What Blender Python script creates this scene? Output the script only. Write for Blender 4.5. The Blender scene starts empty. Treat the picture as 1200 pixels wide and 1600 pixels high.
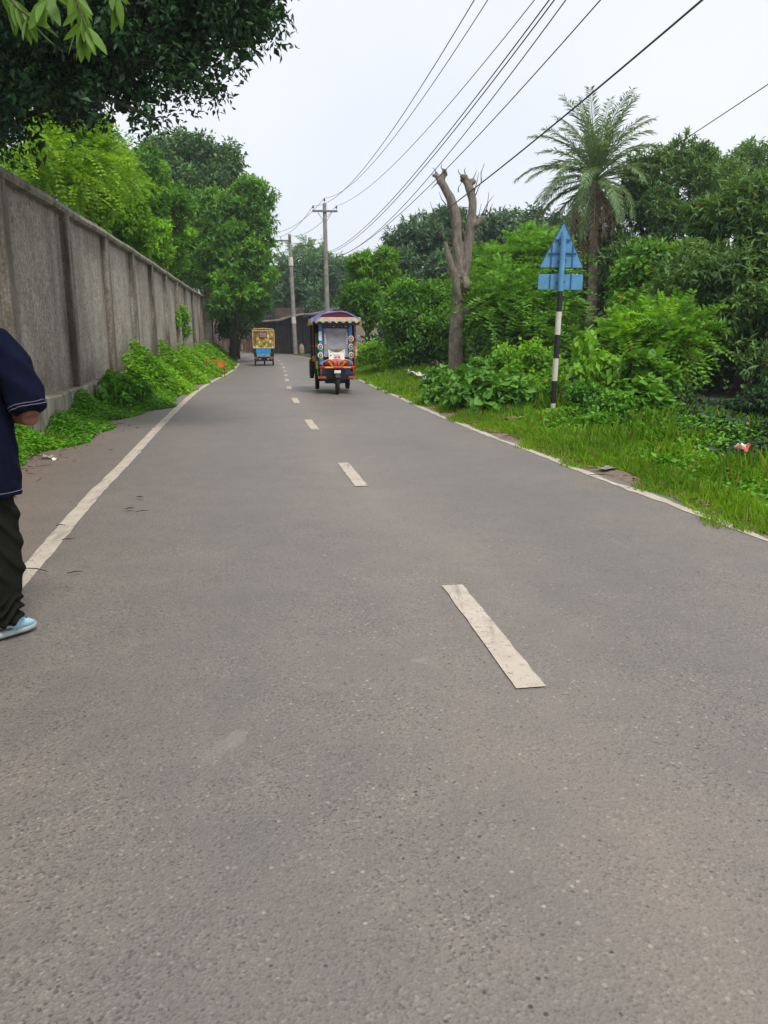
import bpy, bmesh, math, random
import numpy as np
from mathutils import Vector, Matrix, Euler
R = math.radians
PI = math.pi
rng = np.random.default_rng(7)
random.seed(7)
sc = bpy.context.scene
col = sc.collection
# ------------------------------------------------------------------ camera
CAM_H, FPX, PITCH = 1.45, 1230.0, math.atan(285 / 1230)
cd = bpy.data.cameras.new('camera')
cam = bpy.data.objects.new('camera', cd); col.objects.link(cam)
cam.location = (0, 0, CAM_H)
cam.rotation_euler = (PI / 2 - PITCH, 0, 0)
cd.sensor_fit = 'VERTICAL'; cd.sensor_height = 36; cd.lens = 36 * FPX / 1600
cd.clip_start = .05; cd.clip_end = 3000
sc.camera = cam
# ------------------------------------------------------------------ sky and sun (overcast)
SUN_EL, SUN_AZ = R(58), R(150)      # azimuth measured from +Y clockwise: behind and to the right
w = bpy.data.worlds.new('World'); sc.world = w; w.use_nodes = True
nt = w.node_tree; nt.nodes.clear()
o_ = nt.nodes.new('ShaderNodeOutputWorld'); bg = nt.nodes.new('ShaderNodeBackground')
sky = nt.nodes.new('ShaderNodeTexSky'); sky.sky_type = 'NISHITA'; sky.sun_disc = False
sky.sun_elevation = SUN_EL; sky.sun_rotation = SUN_AZ
sky.dust_density = 4; sky.air_density = 1.0; sky.ozone_density = 1
sm = nt.nodes.new('ShaderNodeMix'); sm.data_type = 'RGBA'; sm.blend_type = 'MULTIPLY'; sm.inputs[0].default_value = 1
nt.links.new(sky.outputs[0], sm.inputs[6]); sm.inputs[7].default_value = (.07, .07, .07, 1)
tc = nt.nodes.new('ShaderNodeTexCoord'); ns = nt.nodes.new('ShaderNodeTexNoise')
ns.inputs['Scale'].default_value = 2.2; ns.inputs['Detail'].default_value = 4; ns.inputs['Roughness'].default_value = .45
nt.links.new(tc.outputs['Generated'], ns.inputs['Vector'])
cr = nt.nodes.new('ShaderNodeValToRGB')
cr.color_ramp.elements[0].position = .3; cr.color_ramp.elements[0].color = (.465, .497, .545, 1)
cr.color_ramp.elements[1].position = .7; cr.color_ramp.elements[1].color = (.545, .558, .575, 1)
nt.links.new(ns.outputs['Fac'], cr.inputs[0])
mx = nt.nodes.new('ShaderNodeMix'); mx.data_type = 'RGBA'; mx.inputs[0].default_value = .93
nt.links.new(sm.outputs[2], mx.inputs[6]); nt.links.new(cr.outputs[0], mx.inputs[7])
nt.links.new(mx.outputs[2], bg.inputs[0]); bg.inputs[1].default_value = 1.0
nt.links.new(bg.outputs[0], o_.inputs[0])
sd = bpy.data.lights.new('sun', 'SUN'); sd.energy = 1.5; sd.angle = R(16); sd.color = (1, .95, .88)
sun = bpy.data.objects.new('sun', sd); col.objects.link(sun)
sdir = Vector((math.sin(SUN_AZ) * math.cos(SUN_EL), math.cos(SUN_AZ) * math.cos(SUN_EL), math.sin(SUN_EL)))
sun.rotation_euler = sdir.to_track_quat('Z', 'Y').to_euler()
sc.view_settings.view_transform = 'Standard'; sc.view_settings.look = 'None'
sc.view_settings.exposure = 0.95; sc.view_settings.gamma = 1
try:
    sc.view_settings.use_curve_mapping = False
except Exception:
    pass
sc.render.engine = 'CYCLES'
sc.cycles.max_bounces = 6; sc.cycles.diffuse_bounces = 3; sc.cycles.transparent_max_bounces = 8
sc.cycles.use_denoising = True
# ------------------------------------------------------------------ helpers
SP, CP = math.sin(PITCH), math.cos(PITCH)
def ray(px, py):
    u, v = (px - 600) / FPX, (800 - py) / FPX
    return np.array((u, CP + v * SP, -SP + v * CP))
def at(px, py, Y):
    d = ray(px, py); t = Y / d[1]
    return Vector((d[0] * t, Y, CAM_H + d[2] * t))
def sstep(a, b, x):
    t = np.clip((np.asarray(x, float) - a) / (b - a), 0, 1)
    return t * t * (3 - 2 * t)
def dip(y):
    return -.34 * sstep(15, 41, y)
CL = np.array([(2.3, -14), (1.65, -6), (1.05, 0), (.606, 3.02), (.41, 4.36), (-.26, 7.52), (-.47, 8.8), (-1.055, 11.8), (-1.71, 15.7),
               (-2.4, 20.2), (-2.98, 24.5), (-3.55, 29), (-4.1, 33.2), (-4.75, 38), (-5.5, 43), (-6.7, 50), (-8.7, 57), (-12, 64), (-18, 70), (-30, 76)])
def _cr(P, n=24):
    P = np.vstack([2 * P[0] - P[1], P, 2 * P[-1] - P[-2]]); out = []
    for i in range(1, len(P) - 2):
        p0, p1, p2, p3 = P[i - 1], P[i], P[i + 1], P[i + 2]
        for t in np.arange(n) / n:
            out.append(.5 * (2 * p1 + (p2 - p0) * t + (2 * p0 - 5 * p1 + 4 * p2 - p3) * t * t + (3 * p1 - p0 - 3 * p2 + p3) * t ** 3))
    out.append(P[-2]); return np.array(out)
_c = _cr(CL)
for _ in range(160):
    _c[1:-1] = .25 * _c[:-2] + .5 * _c[1:-1] + .25 * _c[2:]
_s = np.r_[0, np.cumsum(np.linalg.norm(np.diff(_c, axis=0), axis=1))]
SMAX = _s[-1]
def cl(s):
    x = np.interp(s, _s, _c[:, 0]); y = np.interp(s, _s, _c[:, 1])
    x2 = np.interp(np.asarray(s) + .4, _s, _c[:, 0]); y2 = np.interp(np.asarray(s) + .4, _s, _c[:, 1])
    x1 = np.interp(np.asarray(s) - .4, _s, _c[:, 0]); y1 = np.interp(np.asarray(s) - .4, _s, _c[:, 1])
    tx, ty = x2 - x1, y2 - y1; l = np.hypot(tx, ty) + 1e-9
    return x, y, ty / l, -tx / l          # point and right-hand normal
def s_at(Y):
    return np.interp(Y, _c[:, 1], _s)
def hw(Y):
    return 2.30 + .30 * (1 - sstep(-2, 16, Y))
def left_edge(y): return -hw(y) - .12 - .95 * (1 - sstep(9, 19, y)) * sstep(-40, -20, y) - .10
def right_edge(y): return hw(y) + .10 + .05 * np.sin(y * 2.1) + .03 * np.sin(y * 5.3)
_cs = _c[::3]
def lateral(x, y):
    """signed distance to the centre line, right is positive"""
    x = np.asarray(x, float); y = np.asarray(y, float); sh = x.shape; x = x.ravel(); y = y.ravel(); out = np.empty_like(x)
    tx = np.gradient(_cs[:, 0]); ty = np.gradient(_cs[:, 1]); l = np.hypot(tx, ty)
    nx, ny = ty / l, -tx / l
    for a in range(0, len(x), 4000):
        dx = x[a:a + 4000, None] - _cs[None, :, 0]; dy = y[a:a + 4000, None] - _cs[None, :, 1]
        k = np.argmin(dx * dx + dy * dy, axis=1); r = np.arange(len(k))
        sg = np.sign(dx[r, k] * nx[k] + dy[r, k] * ny[k])
        out[a:a + 4000] = sg * np.hypot(dx[r, k], dy[r, k])
    return out.reshape(sh)
def gz(x, y):
    x = np.asarray(x, float); y = np.asarray(y, float)
    d = lateral(x, y)
    le = -left_edge(y); re_ = right_edge(y)
    z = dip(y) - .035 + .03 * np.sin(x * 1.7 + y * .6) * sstep(3.6, 4.8, np.abs(d))
    z = z + .06 * sstep(re_, re_ + .6, d) - .35 * sstep(4.6, 9, d) + .12 * sstep(le + .1, le + .9, -d)
    return z
def gz1(x, y):
    return float(gz(np.array([x]), np.array([y]))[0])
def gpx(px, Y):
    """a spot on the ground seen in column px at distance Y"""
    x = (px - 600) / FPX * Y * 1.0
    for _ in range(3):
        z = gz1(x, Y); den = math.hypot(1, 0)
        # depth along the view axis
        dep = Y * CP - (z - CAM_H) * SP
        x = (px - 600) / FPX * dep
    return Vector((x, Y, gz1(x, Y)))

class MB:
    def __init__(self): self.v = []; self.f = []; self.m = []
    def add(self, vs, fs, mi=0):
        b = len(self.v); self.v += [tuple(p) for p in vs]; self.f += [tuple(i + b for i in f) for f in fs]; self.m += [mi] * len(fs); return self
    def box(self, c, s, mi=0, rot=None):
        c = Vector(c); h = Vector(s) / 2; M = Euler(rot).to_matrix() if rot else None; vs = []
        for z in (-1, 1):
            for x, y in ((-1, -1), (1, -1), (1, 1), (-1, 1)):
                p = Vector((x * h.x, y * h.y, z * h.z)); vs.append(c + (M @ p if M else p))
        return self.add(vs, [(3, 2, 1, 0), (4, 5, 6, 7), (0, 1, 5, 4), (1, 2, 6, 5), (2, 3, 7, 6), (3, 0, 4, 7)], mi)
    def loft(self, rings, mi=0, caps=True, close=True):
        n = len(rings[0]); vs = [p for r in rings for p in r]; fs = []
        for i in range(len(rings) - 1):
            for j in range(n if close else n - 1):
                k = (j + 1) % n; fs.append((i * n + j, i * n + k, (i + 1) * n + k, (i + 1) * n + j))
        if caps and close:
            fs.append(tuple(range(n))[::-1]); fs.append(tuple(range((len(rings) - 1) * n, len(rings) * n)))
        return self.add(vs, fs, mi)
    def tube(self, pts, rad, seg=8, mi=0, caps=True):
        pts = [Vector(p) for p in pts]
        if not hasattr(rad, '__len__'): rad = [rad] * len(pts)
        rings = []; up = None
        for i, p in enumerate(pts):
            t = (pts[min(i + 1, len(pts) - 1)] - pts[max(i - 1, 0)]).normalized()
            if up is None: up = Vector((0, 0, 1)) if abs(t.z) < .9 else Vector((0, 1, 0))
            a = t.cross(up)
            if a.length < 1e-4: a = t.cross(Vector((1, 0, 0)))
            a.normalize(); b = a.cross(t).normalized(); up = b
            rings.append([p + (a * math.cos(2 * PI * k / seg) + b * math.sin(2 * PI * k / seg)) * rad[i] for k in range(seg)])
        return self.loft(rings, mi, caps)
    def lathe(self, prof, M=None, seg=24, mi=0):
        """prof: (radius, height) around local z, placed by M"""
        M = M or Matrix(); rings = []
        for r, z in prof:
            rings.append([M @ Vector((r * math.cos(2 * PI * k / seg), r * math.sin(2 * PI * k / seg), z)) for k in range(seg)])
        return self.loft(rings, mi, caps=True)
    def prism(self, poly, d, mi=0):
        n = len(poly); a = [Vector(p) for p in poly]; d = Vector(d); b = [p + d for p in a]
        return self.add(a + b, [tuple(range(n))[::-1], tuple(range(n, 2 * n))] + [(i, (i + 1) % n, n + (i + 1) % n, n + i) for i in range(n)], mi)
    def build(self, name, mat, parent=None, smooth=False, bevel=0):
        me = bpy.data.meshes.new(name); me.from_pydata(self.v, [], self.f)
        mats = mat if isinstance(mat, (list, tuple)) else [mat]
        for m in mats: me.materials.append(m)
        if len(mats) > 1: me.polygons.foreach_set('material_index', self.m)
        if smooth: me.polygons.foreach_set('use_smooth', [True] * len(me.polygons))
        me.update()
        o = link(name, me, parent)
        if bevel:
            b = o.modifiers.new('bevel', 'BEVEL'); b.width = bevel; b.segments = 2; b.limit_method = 'ANGLE'
        return o
def link(name, me, parent=None):
    o = bpy.data.objects.new(name, me); col.objects.link(o)
    if parent: o.parent = parent
    return o
def tag(o, label, cat, group=None, kind=None):
    if label: o['label'] = label
    if cat: o['category'] = cat
    if group: o['group'] = group
    if kind: o['kind'] = kind
    return o
def thing(name, label, cat, loc=(0, 0, 0), rz=0, group=None):
    o = link(name, None); o.location = loc; o.rotation_euler = (0, 0, rz); o.empty_display_size = .2
    return tag(o, label, cat, group)
def structure(o): o['kind'] = 'structure'; return o
def rawmesh(name, V, tris, mat, tint=None, parent=None, smooth=False):
    me = bpy.data.meshes.new(name); nv, nf = len(V), len(tris)
    me.vertices.add(nv); me.vertices.foreach_set('co', np.ascontiguousarray(V, dtype=np.float32).ravel())
    me.loops.add(nf * 3); me.loops.foreach_set('vertex_index', np.ascontiguousarray(tris, dtype=np.int32).ravel())
    me.polygons.add(nf); me.polygons.foreach_set('loop_start', np.arange(0, nf * 3, 3, dtype=np.int32))
    if tint is not None:
        a = me.attributes.new('tint', 'FLOAT', 'POINT'); a.data.foreach_set('value', np.ascontiguousarray(tint, dtype=np.float32))
    me.materials.append(mat); me.update(calc_edges=True)
    if smooth: me.polygons.foreach_set('use_smooth', [True] * nf)
    return link(name, me, parent)
def norm(a): return a / (np.linalg.norm(a, axis=-1, keepdims=True) + 1e-9)

# ------------------------------------------------------------------ materials
def newmat(name):
    m = bpy.data.materials.new(name); m.use_nodes = True; n = m.node_tree; b = n.nodes['Principled BSDF']; return m, n, b
def N(n, t, **kw):
    x = n.nodes.new('ShaderNode' + t)
    for k, v in kw.items():
        if k in x.inputs: x.inputs[k].default_value = v
        else: setattr(x, k, v)
    return x
def c4(c): return (c[0], c[1], c[2], 1)
def ramp(n, stops, src, interp='LINEAR'):
    r = n.nodes.new('ShaderNodeValToRGB'); e = r.color_ramp.elements; r.color_ramp.interpolation = interp
    while len(e) < len(stops): e.new(.5)
    for k, (p, c) in enumerate(stops): e[k].position = p; e[k].color = c4(c) if hasattr(c, '__len__') else (c, c, c, 1)
    n.links.new(src, r.inputs[0]); return r.outputs[0]
def mixc(n, fac, a, b, mode='MIX'):
    m = n.nodes.new('ShaderNodeMix'); m.data_type = 'RGBA'; m.blend_type = mode
    for s, i in ((fac, 0), (a, 6), (b, 7)):
        if hasattr(s, 'is_linked') or hasattr(s, 'links'): n.links.new(s, m.inputs[i])
        elif i == 0: m.inputs[0].default_value = s
        else: m.inputs[i].default_value = c4(s)
    return m.outputs[2]
def noise(n, vec, scale, detail=3, rough=.5, dist=0):
    x = N(n, 'TexNoise', Scale=scale, Detail=detail, Roughness=rough, Distortion=dist)
    if vec is not None: n.links.new(vec, x.inputs['Vector'])
    return x.outputs['Fac']
def ocoord(n): return N(n, 'TexCoord').outputs['Object']
def mapv(n, vec, scale=(1, 1, 1), rot=(0, 0, 0)):
    m = N(n, 'Mapping'); m.inputs['Scale'].default_value = scale; m.inputs['Rotation'].default_value = rot; n.links.new(vec, m.inputs['Vector']); return m.outputs[0]
def bump(n, b, h, strength=.3, dist=.01):
    x = N(n, 'Bump', Strength=strength, Distance=dist); n.links.new(h, x.inputs['Height']); n.links.new(x.outputs[0], b.inputs['Normal'])
def plain(name, c, rough=.6, metal=0, var=.25, scale=6, spec=.4, bmp=0):
    m, n, b = newmat(name); co = ocoord(n)
    f = noise(n, co, scale, 4, .6)
    cc = ramp(n, [(.3, [x * (1 - var) for x in c]), (.7, [min(1, x * (1 + var)) for x in c])], f)
    n.links.new(cc, b.inputs['Base Color']); b.inputs['Roughness'].default_value = rough; b.inputs['Metallic'].default_value = metal
    b.inputs['Specular IOR Level'].default_value = spec
    if bmp: bump(n, b, noise(n, co, scale * 5, 4), bmp, .01)
    return m
def leafmat(name, c0, c1, trans=.3, rough=.5, hue=None):
    m, n, b = newmat(name)
    a = N(n, 'Attribute'); a.attribute_name = 'tint'
    oi = N(n, 'ObjectInfo'); ad = N(n, 'Math', operation='ADD'); n.links.new(a.outputs['Fac'], ad.inputs[0])
    ml = N(n, 'Math', operation='MULTIPLY'); n.links.new(oi.outputs['Random'], ml.inputs[0]); ml.inputs[1].default_value = .25
    n.links.new(ml.outputs[0], ad.inputs[1])
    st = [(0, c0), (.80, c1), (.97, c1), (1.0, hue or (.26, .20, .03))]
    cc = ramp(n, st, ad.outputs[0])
    n.links.new(cc, b.inputs['Base Color']); b.inputs['Roughness'].default_value = rough; b.inputs['Specular IOR Level'].default_value = .35
    t = N(n, 'BsdfTranslucent'); tcx = mixc(n, 1.0, cc, (1.5, 1.35, .6), 'MULTIPLY'); n.links.new(tcx, t.inputs[0])
    ms = N(n, 'MixShader'); ms.inputs[0].default_value = trans
    n.links.new(b.outputs[0], ms.inputs[1]); n.links.new(t.outputs[0], ms.inputs[2]); n.links.new(ms.outputs[0], n.nodes['Material Output'].inputs[0])
    return m
LM = {
 'dark': leafmat('leaf_dark', (0.020, 0.062, 0.018), (0.094, 0.206, 0.044), .22),
 'over': leafmat('leaf_backlit_dark', (.007, .027, .010), (.032, .105, .024), .17, hue=(.06, .10, .015)),  # backlit darkness of the overhanging crown is put into this leaf colour
 'shade': leafmat('leaf_painted_shade', (.010, .034, .012), (.034, .095, .022), .16),  # green darkened to paint in the deep shade under the right trees
 'mango': leafmat('leaf_mango', (0.037, 0.100, 0.027), (0.169, 0.306, 0.073), .27),
 'mid': leafmat('leaf_mid', (0.031, 0.120, 0.012), (0.186, 0.426, 0.029), .32),
 'bright': leafmat('leaf_bright', (0.052, 0.184, 0.009), (0.265, 0.540, 0.021), .36),
 'yellow': leafmat('leaf_yellow', (.055, .17, .009), (.27, .49, .02), .38, hue=(.40, .36, .02)),
 'blue': leafmat('leaf_far_hazed', (0.036, 0.090, 0.050), (0.120, 0.240, 0.108), .22),  # bluish shift paints distance haze into the far leaves
 'palm': leafmat('leaf_palm', (0.083, 0.154, 0.055), (0.220, 0.341, 0.143), .25),
 'grass': leafmat('leaf_grass', (.065, .19, .007), (.27, .50, .022), .38, hue=(.36, .30, .12)),
 'weed': leafmat('leaf_weed', (0.030, 0.138, 0.007), (0.172, 0.437, 0.016), .3),
 'heart': leafmat('leaf_heart', (0.040, 0.149, 0.016), (0.172, 0.391, 0.046), .25),
 'dry': leafmat('leaf_dry', (.09, .055, .03), (.27, .18, .10), .1),
 'dead': leafmat('leaf_dead', (.13, .09, .055), (.33, .245, .16), .15),
 'willow': leafmat('leaf_willow', (.06, .15, .02), (.18, .32, .04), .4),
}
BARK = plain('bark', (.10, .080, .060), .9, var=.45, scale=9, bmp=.6)
BARK_D = plain('bark_dark', (.045, .036, .028), .9, var=.4, scale=9, bmp=.5)

def m_road():
    m, n, b = newmat('asphalt'); co = ocoord(n)
    uv = N(n, 'UVMap').outputs[0]
    big = noise(n, co, .55, 4, .6); mid = noise(n, co, 3.5, 4, .6)
    base = ramp(n, [(.30, (.132, .119, .109)), (.52, (.168, .145, .126)), (.72, (.210, .174, .143))], big)
    base = mixc(n, .45, base, ramp(n, [(.3, (.130, .117, .107)), (.7, (.200, .169, .142))], mid))
    vo = N(n, 'TexVoronoi', Scale=120); n.links.new(co, vo.inputs['Vector'])
    sep = N(n, 'SeparateColor'); n.links.new(vo.outputs['Color'], sep.inputs[0])
    st = ramp(n, [(0, .45), (.10, .68), (.2, .90), (.8, 1.08), (.96, 1.25), (1, 1.6)], sep.outputs[0])
    pat = noise(n, co, 1.7, 4, .6); base = mixc(n, ramp(n, [(.35, .35), (.65, 1.0)], pat), base, st, 'MULTIPLY')
    v2 = N(n, 'TexVoronoi', Scale=52); n.links.new(co, v2.inputs['Vector'])
    s2 = N(n, 'SeparateColor'); n.links.new(v2.outputs['Color'], s2.inputs[0])
    pick = ramp(n, [(.0, 1), (.085, 1), (.10, 0)], s2.outputs[1], 'CONSTANT')
    inside = ramp(n, [(.25, 1), (.42, 0)], v2.outputs['Distance'])
    pk = mixc(n, 1, pick, inside, 'MULTIPLY')
    stone = ramp(n, [(0, (.035, .032, .031)), (.6, (.085, .075, .068)), (.75, (.20, .165, .135)), (1, (.34, .29, .25))], s2.outputs[2])
    base = mixc(n, pk, base, stone)
    # dust towards the edges and pale worn patches
    ux = N(n, 'SeparateXYZ'); n.links.new(uv, ux.inputs[0])
    w2 = N(n, 'Math', operation='ADD'); n.links.new(ux.outputs[0], w2.inputs[0]); nz = noise(n, co, 2.0, 5, .65)
    sc_ = N(n, 'Math', operation='MULTIPLY_ADD'); n.links.new(nz, sc_.inputs[0]); sc_.inputs[1].default_value = 1.0; sc_.inputs[2].default_value = -.5
    n.links.new(sc_.outputs[0], w2.inputs[1])
    mr = N(n, 'MapRange'); n.links.new(w2.outputs[0], mr.inputs[0]); mr.inputs[1].default_value = -2.3; mr.inputs[2].default_value = -3.3
    dm = mixc(n, 1.0, mr.outputs[0], ramp(n, [(.3, .3), (.7, .85)], mid), 'MULTIPLY')
    base = mixc(n, dm, base, ramp(n, [(.3, (.15, .108, .082)), (.7, (.24, .175, .135))], noise(n, co, 14, 4, .7)))
    sp = ramp(n, [(.70, 0), (.76, .6)], noise(n, co, 1.25, 3, .5, 1.5))
    base = mixc(n, sp, base, (.27, .235, .205))
    ux0 = N(n, 'SeparateXYZ'); n.links.new(uv, ux0.inputs[0]); ab = N(n, 'Math', operation='ABSOLUTE'); n.links.new(ux0.outputs[0], ab.inputs[0])
    dw = N(n, 'MapRange'); n.links.new(ab.outputs[0], dw.inputs[0]); dw.inputs[1].default_value = .55; dw.inputs[2].default_value = 0; dt = noise(n, mapv(n, uv, (2.2, .30, 1)), 1.0, 4, .6)
    tk = N(n, 'Math', operation='SUBTRACT'); n.links.new(ab.outputs[0], tk.inputs[0]); tk.inputs[1].default_value = 1.15; tk2 = N(n, 'Math', operation='ABSOLUTE'); n.links.new(tk.outputs[0], tk2.inputs[0]); tm = N(n, 'MapRange'); n.links.new(tk2.outputs[0], tm.inputs[0]); tm.inputs[1].default_value = .55; tm.inputs[2].default_value = .1
    base = mixc(n, mixc(n, 1, tm.outputs[0], ramp(n, [(.35, 0), (.7, .38)], dt), 'MULTIPLY'), base, (.125, .116, .112))
    base = mixc(n, mixc(n, 1, dw.outputs[0], ramp(n, [(.3, .1), (.7, .5)], dt), 'MULTIPLY'), base, (.245, .20, .165))
    oil = ramp(n, [(.68, 0), (.80, .35)], noise(n, mapv(n, co, (1.6, .35, 1)), 1.1, 2, .5))
    base = mixc(n, oil, base, (.11, .106, .106))
    n.links.new(base, b.inputs['Base Color']); b.inputs['Roughness'].default_value = .56; b.inputs['Specular IOR Level'].default_value = .65
    h = mixc(n, .5, vo.outputs['Distance'], v2.outputs['Distance'])
    bump(n, b, h, .55, .006)
    return m
def m_paint():
    m, n, b = newmat('road_paint'); co = ocoord(n)
    c = ramp(n, [(.3, (.43, .365, .295)), (.7, (.53, .47, .395))], noise(n, co, 5, 5, .6))
    wear = ramp(n, [(.56, 0), (.62, .85)], noise(n, co, 34, 6, .8))
    c = mixc(n, wear, c, (.20, .165, .14))
    wear2 = ramp(n, [(.52, 0), (.70, .6)], noise(n, co, 3.2, 6, .8))
    c = mixc(n, wear2, c, (.24, .20, .165))
    tyr = ramp(n, [(.58, 0), (.66, .45)], noise(n, mapv(n, co, (9, .8, 1)), 1.5, 3, .6)); c = mixc(n, tyr, c, (.16, .14, .125))
    n.links.new(c, b.inputs['Base Color']); b.inputs['Roughness'].default_value = .75
    bump(n, b, noise(n, co, 90, 3), .3, .004); return m
def m_ground():
    m, n, b = newmat('soil'); co = ocoord(n)
    c = ramp(n, [(.3, (.035, .045, .018)), (.5, (.05, .07, .02)), (.7, (.085, .075, .04))], noise(n, co, 1.5, 6, .65))
    n.links.new(c, b.inputs['Base Color']); b.inputs['Roughness'].default_value = .95; bump(n, b, noise(n, co, 14, 5, .7), .6, .03); return m
def m_dirt():
    m, n, b = newmat('dirt'); co = ocoord(n)
    c = ramp(n, [(.25, (.10, .07, .05)), (.5, (.20, .145, .11)), (.75, (.29, .22, .175))], noise(n, co, 6, 7, .7))
    n.links.new(c, b.inputs['Base Color']); b.inputs['Roughness'].default_value = .95; bump(n, b, noise(n, co, 40, 5, .7), .7, .015); return m
def m_wall():
    m, n, b = newmat('rough_plaster'); co = N(n, 'NewGeometry').outputs['Position']; oc = ocoord(n)
    c = ramp(n, [(.32, (.30, .258, .208)), (.5, (.43, .382, .318)), (.68, (.53, .49, .43))], noise(n, co, .9, 6, .7))
    gr = ramp(n, [(.36, .30), (.45, .85), (.55, 1.12), (.66, 1.5)], noise(n, mapv(n, co, (1, 1, .6)), 15, 6, .85))
    c = mixc(n, .85, c, gr, 'MULTIPLY')
    peb = N(n, 'TexVoronoi', Scale=22); n.links.new(co, peb.inputs['Vector']); c = mixc(n, .55, c, ramp(n, [(.1, 1.25), (.45, .95), (.75, .5)], peb.outputs['Distance']), 'MULTIPLY')
    stv = noise(n, mapv(n, co, (1.0, 1.0, .07)), 1.35, 3, .55)
    c = mixc(n, ramp(n, [(.56, 0), (.68, .45)], stv), c, (.12, .098, .075))
    st2 = noise(n, mapv(n, co, (.7, .7, .12)), 2.1, 2, .5)
    c = mixc(n, ramp(n, [(.62, 0), (.76, .45)], st2), c, (.36, .33, .29))
    damp = noise(n, mapv(n, co, (1, 1, 1)), .8, 6, .7); z = N(n, 'SeparateXYZ'); n.links.new(co, z.inputs[0]); mr = N(n, 'MapRange'); n.links.new(z.outputs[2], mr.inputs[0]); mr.inputs[1].default_value = 1.1; mr.inputs[2].default_value = .45
    c = mixc(n, mixc(n, 1, mr.outputs[0], ramp(n, [(.35, .2), (.6, .8)], damp), 'MULTIPLY'), c, (.085, .06, .045))
    yl = N(n, 'SeparateXYZ'); n.links.new(oc, yl.inputs[0]); e1 = N(n, 'MapRange'); n.links.new(yl.outputs[1], e1.inputs[0]); e1.inputs[1].default_value = .75; e1.inputs[2].default_value = .12
    e2 = N(n, 'MapRange'); n.links.new(yl.outputs[1], e2.inputs[0]); e2.inputs[1].default_value = 2.7; e2.inputs[2].default_value = 3.3; em = N(n, 'Math', operation='MAXIMUM'); n.links.new(e1.outputs[0], em.inputs[0]); n.links.new(e2.outputs[0], em.inputs[1])
    drip = noise(n, mapv(n, co, (1, 1, .12)), 3.0, 4, .65); c = mixc(n, mixc(n, 1, em.outputs[0], ramp(n, [(.38, .15), (.62, 1)], drip), 'MULTIPLY'), c, (.085, .066, .05))
    n.links.new(c, b.inputs['Base Color']); b.inputs['Roughness'].default_value = .95
    bump(n, b, noise(n, co, 19, 6, .8), 1.0, .035); return m
def m_plinth():
    m, n, b = newmat('mossy_cement'); co = N(n, 'NewGeometry').outputs['Position']
    c = ramp(n, [(.3, (.10, .09, .07)), (.5, (.23, .215, .17)), (.7, (.36, .34, .28))], noise(n, mapv(n, co, (2, 2, .8)), 2.2, 6, .7))
    c = mixc(n, ramp(n, [(.5, 0), (.65, .8)], noise(n, mapv(n, co, (1, 1, .5)), 3.4, 5, .7)), c, (.06, .065, .04))
    n.links.new(c, b.inputs['Base Color']); b.inputs['Roughness'].default_value = .9; bump(n, b, noise(n, co, 20, 5), .5, .015); return m
ROAD, PAINT, SOIL, DIRT, WALL, PLINTH = m_road(), m_paint(), m_ground(), m_dirt(), m_wall(), m_plinth()

# ------------------------------------------------------------------ ground
def build_ground():
    xs = np.r_[-400, -200, -110, -70, np.arange(-45, -9, .75), np.arange(-9, 9, .35), np.arange(9, 40.1, .75), 70, 110, 200, 400]
    ys = np.r_[-60, -30, np.arange(-15, 0, .75), np.arange(0, 30, .35), np.arange(30, 95.1, .75), 130, 200, 400, 900]
    X, Y = np.meshgrid(xs, ys); Z = gz(X, Y)
    d = np.abs(lateral(X, Y)); ls_ = lateral(X, Y); Z = np.where((ls_ > left_edge(Y) - .25) & (ls_ < right_edge(Y) + .1), Z - .04, Z)
    V = np.stack([X, Y, Z], -1).reshape(-1, 3); nx = len(xs); q = []
    i = np.arange(len(ys) - 1)[:, None] * nx + np.arange(nx - 1)[None]; i = i.ravel()
    T = np.concatenate([np.stack([i, i + 1, i + nx + 1], 1), np.stack([i, i + nx + 1, i + nx], 1)])
    return structure(rawmesh('ground', V, T, SOIL, smooth=True))
build_ground()
def strip(name, mat, s0, s1, dl, dr, lift, parent=None, step=.35, jit=0, cols=1, uv=False):
    """a band along the road between the lateral offsets dl(s) and dr(s)"""
    n = max(2, int((s1 - s0) / step) + 1); ss = np.linspace(s0, s1, n); x, y, nx, ny = cl(ss)
    a = dl(y) if callable(dl) else np.full(n, dl); b2 = dr(y) if callable(dr) else np.full(n, dr)
    a = a + rng.normal(0, 1, n) * jit; b2 = b2 + rng.normal(0, 1, n) * jit
    V = []; U = []
    for k in range(cols + 1):
        d = a + (b2 - a) * k / cols; V.append(np.stack([x + nx * d, y + ny * d, dip(y) + lift - .004 * np.abs(d)], 1)); U.append(np.stack([d, ss], 1))
    V = np.stack(V, 1).reshape(-1, 3); U = np.stack(U, 1).reshape(-1, 2); c1 = cols + 1; T = []
    for i in range(n - 1):
        for k in range(cols):
            p = i * c1 + k; T += [(p, p + 1, p + c1 + 1), (p, p + c1 + 1, p + c1)]
    o = rawmesh(name, V, T, mat, smooth=True, parent=parent)
    if uv:
        l = o.data.uv_layers.new(name='UVMap'); idx = np.array(T).ravel(); l.data.foreach_set('uv', U[idx].astype(np.float32).ravel())
    return o
def dirt_band(name, s1, da, db):
    o = strip(name, DIRT, 0, s1, da, db, 0, jit=.03, cols=5); n = len(o.data.vertices); co = np.empty(n * 3, np.float32); o.data.vertices.foreach_get('co', co); co = co.reshape(-1, 3)
    co[:, 2] = np.maximum(gz(co[:, 0], co[:, 1]) + .03, dip(co[:, 1]) - .03); k = np.arange(n) % 6; co[k == (5 if db is not None and da is not right_edge else 0), 2] = dip(co[k == (5 if da is not right_edge else 0), 1]) - .022
    o.data.vertices.foreach_set('co', co.ravel()); o.data.update(); return structure(o)
road = structure(strip('road', ROAD, 0, SMAX, left_edge, right_edge, 0.0, cols=6, uv=True))
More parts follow.
